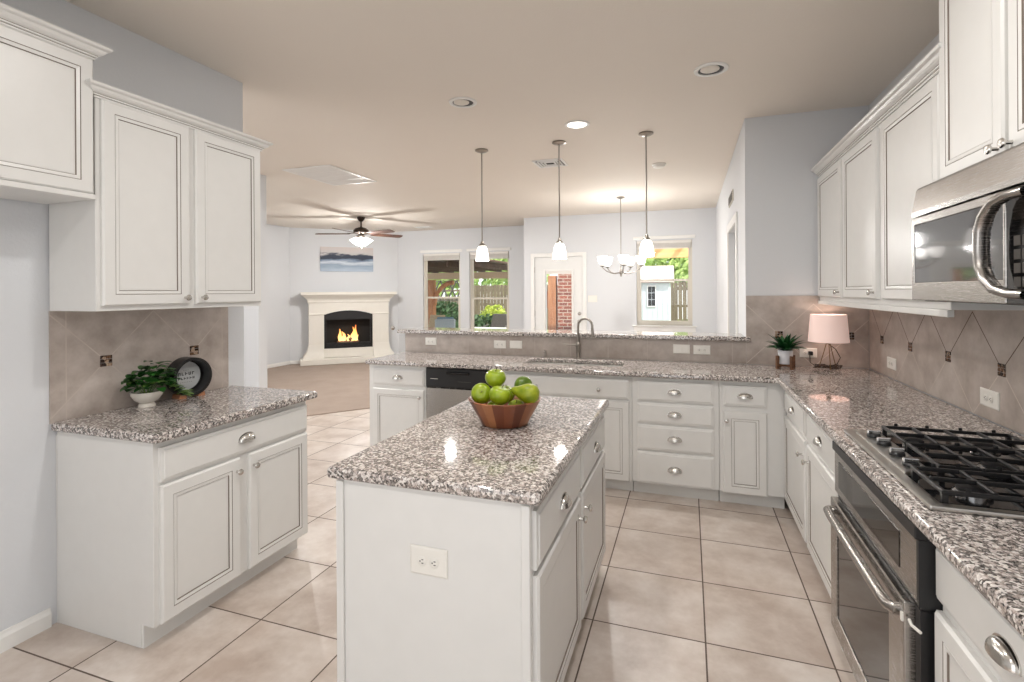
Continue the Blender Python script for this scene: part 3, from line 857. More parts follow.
# ---- outlets and switches ----------------------------------------------------
def plate(name, label, cat, loc, rz, wd=0.118, h=0.072, kind='outlet', gang=1, group='electrical plates'):
    t = thing(name, label, cat, loc, rz, group)
    MB().panel(-wd / 2, wd / 2, -h / 2, h / 2, 0, [(0, 0, 0), (0, 0.003, 0), (0.006, 0.006, 0)]).build('cover_plate', M['white_plastic'], t, smooth=False)
    if kind == 'outlet':
        hz = wd > h
        for sgn in (-1, 1):
            u, v = (sgn * 0.0215, 0) if hz else (0, sgn * 0.0215)
            r = MB().lathe([(0.0155, -0.0055), (0.0165, -0.0075), (0.015, -0.0085)], (u, 0, v), 18, 'y').build('receptacle', M['white_plastic'], t)
            b = MB()
            for du in (-0.0055, 0.0055):
                if hz: b.box(u - 0.001, -0.0092, v + du - 0.0013, u + 0.006, -0.0084, v + du + 0.0013)
                else: b.box(u + du - 0.0013, -0.0092, v - 0.001, u + du + 0.0013, -0.0084, v + 0.006)
            b.lathe([(0.0024, -0.0092), (0.0024, -0.0084)], (u - 0.006, 0, v) if hz else (u, 0, v - 0.008), 8, 'y')
            b.build('slots', M['slot'], r, smooth=False)
    else:
        for g in range(gang):
            u = (g - (gang - 1) / 2) * 0.046
            MB().panel(u - 0.0165, u + 0.0165, -0.033, 0.033, -0.0055, [(0, 0, 0), (0, 0.002, 0), (0.002, 0.003, 0)]).build('rocker', M['white_plastic'], t, smooth=False)
    return t


plate('outlet', 'white outlet plate on the end panel of the island', 'outlet', (-0.782, 1.4465, 0.648), 0, 0.132, 0.090)
plate('outlet', 'white outlet under the fireplace end of the bar top', 'outlet', (-2.373, 4.4545, 1.022), 0)
plate('outlet', 'first white plate of the pair on the tile strip before the sink', 'outlet', (-1.657, 4.4545, 1.012), 0)
plate('switch', 'second white plate of the pair, the one nearer the sink faucet', 'switch', (-1.500, 4.4545, 1.014), 0, 0.118, 0.072, 'switch', 2)
plate('switch', 'white plate on the tile strip, sink side of the pair near the corner', 'switch', (-0.058, 4.4545, 1.018), 0, 0.130, 0.075, 'switch', 2)
plate('outlet', 'white outlet on the tile strip, corner side of the pair', 'outlet', (0.100, 4.4545, 1.016), 0, 0.130, 0.075)
plate('outlet', 'white outlet behind the table lamp with a black plug in it', 'outlet', (0.866, 4.4545, 1.018), 0)
plate('outlet', 'small white outlet on the long tile wall nearest the corner', 'outlet', (1.2645, 4.005, 1.013), R90, 0.150, 0.074)
plate('outlet', 'white outlet on the long tile wall beside the cooktop', 'outlet', (1.2645, 2.843, 1.012), R90, 0.150, 0.078)
plate('switch', 'white light switch plate beside the patio door', 'switch', (-1.615, 9.0795, 1.365), 0, 0.165, 0.118, 'switch', 3)

# ---- cooktop ------------------------------------------------------------------
t = thing('gas_cooktop', 'stainless gas cooktop set in the granite over the oven', 'cooktop', (0.60, 2.44, 0.9145), R90)
CWD, CDP = 0.80, 0.56                       # local u (away from the far end), y depth
b = MB()
b.cells([0, 0.03, CWD - 0.03, CWD], [0.0, 0.035, CDP - 0.03, CDP], lambda i, j: not (i == 1 and j == 1), 0.0, 0.014)
b.build('rim', M['hob_steel'], t, smooth=False, bevel=0.005)
MB().box(0.028, 0.033, 0.0, CWD - 0.028, CDP - 0.028, 0.006).build('burner_pan', M['black_gloss'], t, smooth=False)
con = MB().prism([(0.055, 0.03), (0.07, 0.115), (0.50, 0.115), (0.545, 0.03)], 'z', 0.004, 0.020).build('control_console', M['hob_steel'], t, smooth=False, bevel=0.005)
for u in (0.13, 0.235, 0.36, 0.475):
    k = MB().lathe([(0.023, 0.020), (0.023, 0.028), (0.019, 0.032)], (u, 0.07, 0), 20).build('burner_knob', M['black'], con)
    b = MB(); b.box(u - 0.007, 0.048, 0.031, u + 0.007, 0.092, 0.046); b.build('grip', M['chrome'], k, smooth=False, bevel=0.003)
for (u, y, r) in ((0.15, 0.40, 0.045), (0.15, 0.19, 0.035), (0.40, 0.33, 0.055), (0.66, 0.40, 0.040), (0.66, 0.15, 0.045)):
    bu = MB().lathe([(r, 0.006), (r, 0.016), (r * 0.85, 0.020)], (u, y, 0), 20).build('burner', M['chrome'], t)
    MB().lathe([(r * 0.8, 0.020), (r * 0.82, 0.026), (r * 0.6, 0.030), (0.004, 0.031)], (u, y, 0), 20).build('burner_cap', M['iron'], bu)


def grate(lab, u0, u1, y0, y1):
    t = thing('burner_grate', lab, 'grate', (0.60, 2.44, 0.9145), R90, 'cast-iron cooktop grates')
    z = 0.046; th = 0.011
    b = MB(); b.cells([u0, u0 + th, u1 - th, u1], [y0, y0 + th, y1 - th, y1], lambda i, j: not (i == 1 and j == 1), z - 0.012, z)
    for k in (0.25, 0.5, 0.75):
        y = y0 + (y1 - y0) * k; b.box(u0 + th, y - 0.005, z - 0.010, u1 - th, y + 0.005, z + 0.002)
    u = (u0 + u1) / 2; b.box(u - 0.005, y0 + th, z - 0.010, u + 0.005, y1 - th, z + 0.003)
    for k in (0.0, 1.0):
        for q in (0.12, 0.37, 0.63, 0.88):
            uu = u0 + (u1 - u0) * k; yy = y0 + (y1 - y0) * q
            b.box(uu - 0.004 if k else uu, yy - 0.006, z - 0.004, uu if k else uu + 0.004, yy + 0.006, z + 0.010)
    b.build('frame', M['iron'], t, smooth=False, bevel=0.002, seg=1)
    for a in (u0 + 0.008, u1 - 0.008):
        for y in (y0 + 0.008, y1 - 0.008):
            MB().box(a - 0.007, y - 0.007, 0.0062, a + 0.007, y + 0.007, z - 0.0115).build('foot', M['iron'], t, smooth=False)


grate('black cast-iron grate at the lamp end of the cooktop', 0.035, 0.272, 0.122, CDP - 0.032)
grate('black cast-iron grate in the middle of the cooktop', 0.276, 0.532, 0.122, CDP - 0.032)
grate('black cast-iron grate at the near end of the cooktop', 0.556, CWD - 0.034, 0.040, CDP - 0.032)

# ================================================================ SMALL THINGS
# fruit bowl
BX, BY = -0.775, 2.14
t = thing('fruit_bowl', 'tapered reddish wooden bowl of green fruit on the island', 'bowl', (BX, BY, 0.9143))
MB().lathe([(0.0, 0.0), (0.095, 0.0), (0.104, 0.006), (0.110, 0.02), (0.160, 0.108), (0.163, 0.113), (0.158, 0.116), (0.150, 0.110), (0.104, 0.026), (0.0, 0.020)], seg=48, cap=(False, False)).build('bowl', M['bowl'], t, angle=50)


def apple(lab, loc, r, tilt, mat='apple'):
    t = thing('apple', lab, 'apple', loc, 0, 'green apples in the wooden bowl'); t.rotation_euler = tilt
    prof = []
    for k in range(17):
        a = -PI / 2 + PI * k / 16
        rr = math.cos(a) * (1.02 + 0.06 * math.sin(a)); z = math.sin(a) * 0.90
        if k > 11: z -= 0.22 * ((k - 11) / 5) ** 2
        if k < 4: z += 0.12 * ((4 - k) / 4) ** 2
        prof.append((rr * r, z * r))
    MB().lathe(prof, seg=28, cap=(False, False)).build('flesh', M[mat], t, angle=80)
    MB().tube([(0, 0, r * 0.60), (0.002, 0.001, r * 0.85), (0.005, 0.002, r * 1.05)], [0.0018, 0.0014, 0.0018], 6).build('stem', M['stem'], t)


apple('green apple on top of the pile in the fruit bowl', (-0.822, 2.15, 1.113), 0.046, (0.2, 0.1, 0))
apple('green apple at the rim with its stem hollow towards the room', (-0.870, 2.10, 1.050), 0.045, (R(62), R(38), 0))
apple('green apple at the front middle of the fruit bowl', (-0.770, 2.062, 1.055), 0.046, (0.25, 0.2, 1))
apple('dark green apple at the back of the fruit bowl', (-0.712, 2.215, 1.072), 0.043, (R(50), R(50), 0.3), 'dark_apple')
apple('green apple half hidden behind the front middle apple', (-0.79, 2.19, 1.035), 0.043, (0.1, -0.3, 2))
apple('green apple low in the bowl under the pear', (-0.715, 2.12, 0.990), 0.040, (0.4, 0.1, 0))
apple('green apple buried at the bottom of the bowl', (-0.82, 2.14, 0.980), 0.040, (0.1, 0.2, 0.5))
t = thing('pear', 'green pear lying across the sink side of the fruit bowl', 'pear', (-0.650, 2.10, 1.062)); t.rotation_euler = (0, R(-80), R(6))
MB().lathe([(0, -0.045), (0.020, -0.043), (0.037, -0.030), (0.044, -0.008), (0.042, 0.012), (0.032, 0.034), (0.022, 0.052), (0.017, 0.066), (0.012, 0.076), (0, 0.079)], seg=26, cap=(False, False)).build('flesh', M['pear'], t, angle=80)
MB().tube([(0, 0, 0.074), (0.003, 0, 0.087), (0.008, 0, 0.097)], 0.0016, 6).build('stem', M['stem'], t)


def leaf(b, base, d, length, width, droop=0.4, seg=6, fold=0.25, mi=0, power=0.8):
    p = Vector(base); d = Vector(d).normalized(); side = d.cross(Vector((0, 0, 1)))
    if side.length < 0.05: side = Vector((1, 0, 0))
    side.normalize(); prev = None
    for k in range(seg + 1):
        t_ = k / seg; wv = width * 0.5 * (math.sin(PI * min(0.04 + 0.96 * t_, 1.0) ** power) ** 0.9)
        upv = side.cross(d).normalized()
        L, C, Rr = b.v(p - side * wv + upv * wv * fold), b.v(p), b.v(p + side * wv + upv * wv * fold)
        if prev:
            b.f([prev[0], prev[1], C, L], mi); b.f([prev[1], prev[2], Rr, C], mi)
        prev = (L, C, Rr)
        p = p + d * (length / seg)
        d = (d + Vector((0, 0, -droop / seg))).normalized()


# leafy plant in a footed white bowl
rnd = random.Random(4)
PX, PY = -2.640, 1.878
t = thing('potted_plant', 'leafy trailing plant in a white footed bowl by the round sign', 'plant', (PX, PY, 0.9213))
MB().lathe([(0.0, 0.0), (0.038, 0.0), (0.038, 0.012), (0.030, 0.020), (0.052, 0.034), (0.068, 0.058), (0.070, 0.078), (0.065, 0.078), (0.056, 0.05), (0.0, 0.045)], seg=32, cap=(False, False)).build('bowl', M['ceramic'], t, angle=50)
MB().lathe([(0.0, 0.062), (0.060, 0.064), (0.0, 0.071)], seg=24, cap=(False, False)).build('soil', M['soil'], t)
b = MB(); b2 = MB(); st = MB()
for k in range(150):
    a = rnd.uniform(0, 2 * PI); rr = 0.10 * rnd.random() ** 0.6
    x, y = rr * math.cos(a) * 0.75 + 0.012, rr * math.sin(a) * 1.05 + 0.02
    h = 0.078 + (0.03 + 0.125 * rnd.random()) * (1 - (rr / 0.13) ** 2)
    x = max(x, -0.045)
    dv = [math.cos(a) + rnd.uniform(-.8, .8), math.sin(a) + rnd.uniform(-.8, .8), rnd.uniform(0.0, 0.8)]
    if x < 0: dv[0] = abs(dv[0])
    leaf(b if rnd.random() < 0.88 else b2, (x, y, h), dv, rnd.uniform(0.042, 0.058), rnd.uniform(0.036, 0.050), 1.0, fold=0.12)
for k in range(30):                                     # sprig trailing over the sign side
    f = rnd.random()
    base = (0.055 + 0.05 * f + rnd.uniform(-.02, .02), 0.06 + 0.06 * f, 0.105 - 0.075 * f + rnd.uniform(0, .02))
    leaf(b2 if rnd.random() < 0.75 else b, base, (rnd.uniform(0, .8), rnd.uniform(0, 1), rnd.uniform(-.05, .5)), rnd.uniform(0.036, 0.050), rnd.uniform(0.026, 0.036), 0.5, fold=0.12)
for k in range(14):
    a = rnd.uniform(0, 2 * PI); st.tube([(0.02 * math.cos(a), 0.02 * math.sin(a), 0.066), (0.05 * math.cos(a), 0.06 * math.sin(a), 0.13), (max(-0.05, 0.08 * math.cos(a)), 0.10 * math.sin(a), 0.15)], 0.0016, 5)
fo = b.build('foliage', M['ivy'], t, angle=70); b2.build('light_leaves', M['ivy_light'], fo, angle=70, label='pale fresh leaves'); st.build('stems', M['ivy_light'], t)

# round black sign on small wooden feet, leaning in front of the tile
SN = R(-8)                            # the way the sign faces
t = thing('round_sign', 'round black drum-framed sign with dark lettering on a pale face', 'sign', (-2.655, 2.125, 0.9213), SN + PI / 2)
b = MB(); RR = 0.106; zc = RR + 0.010
b.lathe([(RR - 0.016, -0.045), (RR, -0.045), (RR, 0.040), (RR - 0.016, 0.040)], (0, 0, zc), 48, 'y', cap=(False, False))
b.lathe([(RR - 0.016, -0.045), (RR - 0.016, 0.040)], (0, 0, zc), 48, 'y', cap=(False, False))
b.build('ring', M['sign_black'], t)
MB().lathe([(RR - 0.0165, 0.028), (RR - 0.0165, 0.034)], (0, 0, zc), 48, 'y').build('backing', M['sign_black'], t)
MB().lathe([(0.080, 0.0235), (0.080, 0.0275)], (0, 0, zc), 48, 'y').build('face', M['sign_face'], t)
b = MB(); rnd2 = random.Random(2)
for row, (z, n, h, sp) in enumerate(((zc + 0.032, 4, 0.004, 0.008), (zc + 0.012, 5, 0.017, 0.019), (zc - 0.014, 6, 0.013, 0.016), (zc - 0.036, 7, 0.003, 0.010))):
    for k in range(n):                                  # letter-like strokes, too small in the photo to read
        x = (k - (n - 1) / 2) * sp; wv = sp * 0.32
        b.box(x - wv, 0.022, z - h / 2, x - wv * 0.4, 0.0234, z + h / 2)
        if h > 0.01:
            zz = z + (h / 2 - 0.002) * (1, -1, 0.0)[rnd2.randrange(3)]
            b.box(x - wv, 0.022, zz - 0.0018, x + wv, 0.0234, zz + 0.0018)
            if rnd2.random() < 0.6: b.box(x + wv * 0.4, 0.022, z - h / 2, x + wv, 0.0234, z + h / 2)
b.build('lettering', M['ink'], t, smooth=False)
for x in (-0.052, 0.052): MB().prism([(x - 0.02, 0.0), (x + 0.02, 0.0), (x + 0.016, 0.0225), (x - 0.016, 0.0225)], 'y', -0.035, 0.035).build('foot', M['base_wood'], t, smooth=False)

# succulent in a wooden stand
AX, AY = 0.680, 4.27
t = thing('potted_succulent', 'spiky green succulent in a white pot beside the lamp', 'plant', (AX, AY, 0.9143 + 0.036))
MB().lathe([(0.0, 0.0), (0.040, 0.0), (0.046, 0.01), (0.052, 0.098), (0.048, 0.102), (0.044, 0.09), (0.0, 0.086)], seg=32, cap=(False, False)).build('pot', M['white_pot'], t, angle=50)
MB().lathe([(0.0, 0.0865), (0.0435, 0.0905), (0.0, 0.094)], seg=24, cap=(False, False)).build('soil', M['soil'], t)
b = MB(); rnd3 = random.Random(9)
for ring, (n, el, ln) in enumerate(((11, 0.55, 0.145), (9, 1.0, 0.160), (8, 1.8, 0.165), (5, 3.0, 0.145))):
    for k in range(n):
        a = 2 * PI * k / n + ring * 0.4 + rnd3.uniform(-.12, .12)
        leaf(b, (0.012 * math.cos(a), 0.012 * math.sin(a), 0.094), (math.cos(a), math.sin(a), el), ln * rnd3.uniform(.9, 1.1), 0.036, 0.8, 7, 0.45, power=0.7)
b.build('leaves', M['agave'], t, angle=70)
t = thing('plant_stand', 'dark four-legged wooden stand under the succulent pot', 'plant stand', (AX, AY, 0.9143), R(28))
for a in range(4):
    c, s = math.cos(a * PI / 2), math.sin(a * PI / 2)
    MB(Matrix.Rotation(a * PI / 2, 4, 'Z')).box(0.056, -0.010, 0.0, 0.076, 0.010, 0.100).build('leg', M['stand_wood'], t, smooth=False, bevel=0.002, seg=1)
b = MB(); b.box(-0.0555, -0.008, 0.018, 0.0555, 0.008, 0.034); b.box(-0.008, -0.0555, 0.0185, 0.008, 0.0555, 0.0345); b.build('cross_rail', M['stand_wood'], t, smooth=False)

# table lamp
LX, LY = 0.968, 4.305
t = thing('table_lamp', 'table lamp with pink drum shade and wire tripod base', 'lamp', (LX, LY, 0.9143))
b = MB(); b.lathe([(0.132, 0.205), (0.116, 0.405), (0.1145, 0.405), (0.1305, 0.205)], seg=48, cap=(False, False)); b.lathe([(0.1305, 0.205), (0.132, 0.205)], seg=48, cap=(False, False))
b.build('shade', M['fabric_shade'], t, angle=60)
b = MB()
for k in range(3):
    a = 2 * PI * k / 3 + 0.5; c, s = math.cos(a), math.sin(a)
    b.tube([(0.012 * c, 0.012 * s, 0.20), (0.030 * c, 0.030 * s, 0.13), (0.066 * c, 0.066 * s, 0.004)], 0.0028, 6)
    a2 = a + 2 * PI / 3; b.tube([(0.060 * c, 0.060 * s, 0.022), (0.060 * math.cos(a2), 0.060 * math.sin(a2), 0.022)], 0.0022, 6)
b.build('tripod', M['brass'], t)
MB().lathe([(0.010, 0.19), (0.014, 0.20), (0.014, 0.245), (0.008, 0.25)], seg=14).build('socket', M['brass'], t)
b = MB()
for q in range(3):
    a = q * 2 * PI / 3; b.tube([(0, 0, 0.395), (0.115 * math.cos(a), 0.115 * math.sin(a), 0.395)], 0.0016, 5)
b.tube([(0, 0, 0.25), (0, 0, 0.40)], 0.0018, 5); b.build('shade_spider', M['brass'], t)
MB().lathe([(0.006, 0.25), (0.026, 0.275), (0.030, 0.305), (0.020, 0.332), (0.003, 0.340)], seg=16, cap=(False, False)).build('bulb', M['lens'], t)
lamp('lamp_bulb', 'POINT', (LX, LY, 0.9143 + 0.36), 0.8, (1.0, 0.80, 0.66), 0.03)
b = MB(); rn = random.Random(5); pts = []
for k in range(60):
    a = k * 0.55; r = 0.035 + 0.028 * math.sin(k * 0.9)
    pts.append((r * 1.5 * math.cos(a) - 0.005, r * math.sin(a) - 0.0, 0.012 + 0.022 * (0.5 + 0.5 * math.sin(k * 1.7))))
b.tube(pts, 0.0038, 6)
b.tube([(0.0, 0.01, 0.19), (0.05, 0.02, 0.15), (0.078, 0.01, 0.09), (0.055, 0.0, 0.045), (0.02, 0.0, 0.03)], 0.0032, 6)
b.tube([pts[-1], (-0.08, 0.02, 0.02), (-0.105, 0.07, 0.04), (-0.101, 0.105, 0.100)], 0.0032, 6)
b.build('power_cord', M['cord'], t)
MB().box(-0.105, 0.112, 0.088, -0.076, 0.1415, 0.118).build('plug', M['black'], t, smooth=False, bevel=0.004)

# ================================================================ CEILING THINGS
def can(lab, x, y, lit):
    t = thing('recessed_light', lab, 'light', (x, y, CZ), 0, 'recessed ceiling lights')
    b = MB(); b.lathe([(0.075, -0.0005), (0.102, -0.0005), (0.100, -0.008), (0.078, -0.010)], seg=36, cap=(False, False)); b.lathe([(0.078, -0.010), (0.075, -0.0005)], seg=36, cap=(False, False))
    b.build('trim_ring', M['trim'], t)
    if lit:
        MB().lathe([(0.074, -0.001), (0.074, -0.006)], seg=32).build('lens', M['lens'], t)
    else:
        MB().lathe([(0.0745, -0.001), (0.0745, -0.004)], seg=32).build('baffle', M['black'], t)
        MB().lathe([(0.056, -0.0045), (0.056, -0.009), (0.045, -0.014), (0.0, -0.016)], (-0.007, -0.013, 0), 28, cap=(False, False)).build('lens', M['off_lens'], t)


can('glowing recessed ceiling light near the pendants', -0.856, 4.14, True)
can('unlit recessed ceiling light towards the left wall cabinets', -1.53, 3.378, False)
can('unlit recessed ceiling light nearest the right wall cabinets', 0.139, 3.397, False)

SH = [(0.018, 0.150), (0.032, 0.143), (0.047, 0.118), (0.057, 0.080), (0.063, 0.035), (0.066, 0.0)]
for x, lab in ((-1.88, 'pendant light of the three over the bar, nearest the fireplace'), (-1.115, 'middle pendant light of the three over the bar, above the sink'), (-0.341, 'pendant light of the three over the bar, nearest the end wall')):
    t = thing('pendant_light', lab, 'pendant light', (x, 4.58, 1.80), 0, 'pendant lights over the bar')
    H = CZ - 1.80
    MB().lathe([(0.062, H - 0.0005), (0.064, H - 0.012), (0.04, H - 0.024), (0.012, H - 0.03)], seg=28).build('canopy', M['dull_nickel'], t)
    MB().tube([(0, 0, H - 0.028), (0, 0, 0.9), (0, 0, 0.185)], 0.0065, 10).build('rod', M['dull_nickel'], t)
    MB().lathe([(0.008, 0.192), (0.013, 0.186), (0.018, 0.166), (0.030, 0.156), (0.034, 0.142)], seg=24).build('fitter', M['dull_nickel'], t)
    b = MB(); b.lathe(SH, seg=36, cap=(False, False)); b.lathe([(r - 0.004, z) for r, z in SH], seg=36, cap=(False, False)); b.lathe([(0.062, 0.0), (0.066, 0.0)], seg=36, cap=(False, False))
    b.build('shade', M['shade'], t, angle=60)
    lamp('pendant_bulb', 'POINT', (x, 4.58, 1.82), 9, WARM, 0.04)


def grille(name, lab, cat, x, y, wx, wy, n, along='x'):
    t = thing(name, lab, cat, (x, y, CZ), 0)
    MB().cells([-wx / 2, -wx / 2 + 0.025, wx / 2 - 0.025, wx / 2], [-wy / 2, -wy / 2 + 0.025, wy / 2 - 0.025, wy / 2], lambda i, j: not (i == 1 and j == 1), -0.010, -0.0005).build('frame', M['trim'], t, smooth=False, bevel=0.003)
    MB().box(-wx / 2 + 0.026, -wy / 2 + 0.026, -0.003, wx / 2 - 0.026, wy / 2 - 0.026, -0.0005).build('duct_shade', M['grille_dark'], t, smooth=False)  # dark sheet stands in for the shade behind the louvers
    return t


t = grille('return_grille', 'large white return-air grille in the ceiling above the carpet edge', 'vent', -3.935, 4.975, 0.64, 0.88, 0)
b = MB()
for k in range(5): b.box(-0.30, -0.42 + k * 0.21 - 0.006, -0.012, 0.30, -0.42 + k * 0.21 + 0.006, -0.004)
for k in range(40):
    y = -0.405 + k * 0.0208; b.prism([(y, -0.004), (y + 0.016, -0.011), (y + 0.018, -0.010), (y + 0.003, -0.003)], 'x', -0.294, 0.294)
b.build('louvers', M['trim'], t, smooth=False)
t = grille('ceiling_vent', 'square white ceiling register by the middle pendant', 'vent', -1.385, 5.29, 0.32, 0.32, 0)
for q in range(4):
    b = MB(Matrix.Rotation(q * PI / 2, 4, 'Z'))
    for k in range(3):
        o = 0.045 + k * 0.03; b.prism([(-o, -0.004), (o, -0.004), (o + 0.02, -0.012), (-o - 0.02, -0.012)], 'y', -0.002 + 0.0, 0.0) if False else b.box(-o, o, -0.012, o, o + 0.016, -0.004)
    b.build('vane_set', M['trim'], t, smooth=False)
t = grille('ceiling_vent', 'small white ceiling register near the living room windows', 'vent', -5.25, 9.55, 0.36, 0.20, 0)
b = MB()
for k in range(7): b.box(-0.152, -0.072 + k * 0.021, -0.009, 0.152, -0.060 + k * 0.021, -0.004)
b.build('louvers', M['trim'], t, smooth=False)
t = thing('smoke_detector', 'round white smoke detector on the ceiling by the pendants', 'smoke detector', (-0.294, 5.75, CZ))
MB().lathe([(0.072, -0.0005), (0.074, -0.012), (0.066, -0.016)], seg=32).build('base', M['white_plastic'], t)
MB().lathe([(0.064, -0.0165), (0.060, -0.032), (0.045, -0.040), (0.0, -0.042)], seg=32, cap=(True, False)).build('cover', M['white_plastic'], t)
t = thing('wall_vent', 'small grey louvered vent high on the wall over the pantry door', 'vent', (0.43, 5.80, 2.455), R90)
MB().box(-0.26, -0.012, -0.055, 0.26, -0.0005, 0.055).build('frame', M['vinyl'], t, smooth=False, bevel=0.003)
b = MB()
for k in range(5): b.box(-0.235, -0.016, -0.042 + k * 0.018, 0.235, -0.0125, -0.032 + k * 0.018)
b.build('louvers', M['chair_metal'], t, smooth=False)

# ceiling fan
t = thing('ceiling_fan', 'bronze ceiling fan with walnut blades and lit bowl lights', 'ceiling fan', (-5.616, 7.9, CZ))
MB().lathe([(0.070, -0.0005), (0.068, -0.03), (0.035, -0.075), (0.014, -0.085)], seg=24).build('canopy', M['bronze'], t)
MB().tube([(0, 0, -0.08), (0, 0, -0.20)], 0.013, 10).build('downrod', M['bronze'], t)
MB().lathe([(0.03, -0.185), (0.10, -0.205), (0.135, -0.235), (0.135, -0.275), (0.10, -0.305), (0.05, -0.315)], seg=30).build('motor', M['bronze'], t)
for k in range(5):
    a = R(-14 + 72 * k); mm = Matrix.Rotation(a, 4, 'Z')
    ir = MB(mm).prism([(0.10, -0.02), (0.24, -0.035), (0.24, 0.035), (0.10, 0.02)], 'z', -0.296, -0.290).build('blade_iron', M['bronze'], t, smooth=False)
    bm_ = mm @ Matrix.Translation((0.20, 0, -0.298)) @ Matrix.Rotation(R(-13), 4, 'X')
    pl = [(0.0, -0.055), (0.30, -0.07), (0.55, -0.075), (0.60, -0.06), (0.615, 0.0), (0.60, 0.06), (0.55, 0.075), (0.30, 0.07), (0.0, 0.055)]
    MB(bm_).prism(pl, 'z', -0.009, -0.001).build('blade', M['fan_wood'], t, smooth=False)
MB().lathe([(0.05, -0.316), (0.06, -0.335), (0.06, -0.375), (0.03, -0.39)], seg=24).build('light_kit', M['nickel'], t)
for k in range(4):
    a = R(35 + 90 * k); mm = Matrix.Rotation(a, 4, 'Z') @ Matrix.Translation((0.075, 0, -0.385)) @ Matrix.Rotation(R(-38), 4, 'Y')
    b = MB(mm); b.lathe([(0.02, 0.02), (0.035, 0.0), (0.062, -0.05), (0.080, -0.095), (0.084, -0.105)], seg=24, cap=(True, False))
    b.build('glass_shade', M['shade'], t, angle=60)
MB().tube([(0.01, 0.0, -0.385), (0.01, 0.0, -0.56)], 0.002, 5).build('pull_chain', M['nickel'], t)
lamp('fan_bulb', 'POINT', (-5.616, 7.9, CZ - 0.56), 80, WARM, 0.08)

# chandelier
t = thing('chandelier', 'nickel chandelier with upturned lit glass cups over the breakfast nook', 'chandelier', (-0.928, 7.57, 1.74))
H = CZ - 1.74
MB().lathe([(0.062, H - 0.0005), (0.062, H - 0.012), (0.02, H - 0.03)], seg=24).build('canopy', M['dull_nickel'], t)
MB().tube([(0, 0, H - 0.025), (0, 0, 0.5), (0, 0, 0.10)], 0.0055, 8).build('rod', M['dull_nickel'], t)
MB().lathe([(0.004, -0.03), (0.016, -0.02), (0.012, 0.0), (0.026, 0.02), (0.026, 0.05), (0.012, 0.08), (0.010, 0.12)], seg=20).build('hub', M['dull_nickel'], t)
for k in range(5):
    a = R(-4 + 72 * k); mm = Matrix.Rotation(a, 4, 'Z')
    b = MB(mm); b.tube([(0.02, 0, 0.03), (0.12, 0, 0.015), (0.22, 0, 0.045), (0.285, 0, 0.10), (0.29, 0, 0.12)], 0.007, 8); b.lathe([(0.012, 0.11), (0.034, 0.122), (0.036, 0.132)], (0.29, 0, 0), 18)
    ar = b.build('arm', M['dull_nickel'], t)
    b = MB(mm); b.lathe([(0.028, 0.1325), (0.054, 0.165), (0.068, 0.215), (0.076, 0.262), (0.072, 0.262), (0.062, 0.215), (0.050, 0.17), (0.0, 0.14)], (0.29, 0, 0), 26, cap=(True, False))
    b.build('glass_cup', M['shade'], ar, angle=60)
lamp('chandelier_bulb', 'POINT', (-0.928, 7.57, 2.10), 34, WARM, 0.1)

# ================================================================ LIVING ROOM
t = thing('fireplace', 'cream cast-stone fireplace with arched black firebox in the corner', 'fireplace', FA, FANG)
FY = -0.27
O0, O1, OZ0, OZ1, OZT = 0.660, 1.650, 0.325, 1.04, 1.125
N = 14
arch = lambda x: OZ1 + (OZT - OZ1) * (1 - ((x - (O0 + O1) / 2) / ((O1 - O0) / 2)) ** 2)
b = MB()
b.box(0.36, FY, 0.14, O0, -0.001, 1.30); b.box(O1, FY, 0.14, 1.99, -0.001, 1.30); b.box(O0, FY, 0.14, O1, -0.001, OZ0)
for k in range(N):
    xa, xb = O0 + (O1 - O0) * k / N, O0 + (O1 - O0) * (k + 1) / N
    b.prism([(xa, arch(xa)), (xb, arch(xb)), (xb, 1.30), (xa, 1.30)], 'y', FY, -0.001)
b.build('surround', M['mantel'], t, smooth=False)
rows = [(0.0, 1.285), (0.012, 1.285), (0.022, 1.31), (0.024, 1.34), (0.040, 1.37), (0.075, 1.405), (0.105, 1.425), (0.118, 1.445), (0.150, 1.46), (0.155, 1.515), (0.0, 1.515)]
b = MB(); L = []
for o, z in rows: L.append([(0.36 - o, -0.001, z), (0.36 - o, FY - o, z), (1.99 + o, FY - o, z), (1.99 + o, -0.001, z)])
b.loft([list(r) for r in zip(*L)]); b.build('mantel_shelf', M['mantel'], t, smooth=False)
for x0, x1 in ((0.35, O0 - 0.005), (O1 + 0.005, 2.0)):
    MB().box(x0, FY - 0.018, 1.035, x1, FY - 0.0005, 1.065).build('band', M['mantel'], t, smooth=False, bevel=0.006)
fl = [(0, 0.42), (0.010, 0.38), (0.028, 0.30), (0.065, 0.23), (0.10, 0.19), (0.115, 0.131)]
for (xa, xb, sx) in ((0.36, O0 - 0.01, -1), (1.99, O1 + 0.01, 1)):
    b = MB(); b.loft([[(xa + sx * o, -0.001, z), (xa + sx * o, FY - o * 0.6 - 0.001, z), (xb, FY - o * 0.6 - 0.001, z), (xb, -0.001, z)] for o, z in fl])
    b.build('flared_foot', M['mantel'], t, angle=50)
MB().box(0.235, FY - 0.085, 0.012, 2.115, -0.001, 0.0) if False else None
b = MB(); b.box(0.19, FY - 0.16, 0.013, 2.14, -0.001, 0.13); b.build('plinth', M['mantel'], t, smooth=False, bevel=0.012)
fb = MB(); fb.box(O0 + 0.002, -0.02, OZ0 + 0.001, O1 - 0.002, -0.010, OZ1 - 0.01); fb.box(O0 + 0.002, FY + 0.05, OZ0 + 0.001, O1 - 0.002, -0.012, OZ0 + 0.07)
fb.build('firebox', M['soot'], t, smooth=False)
b = MB()
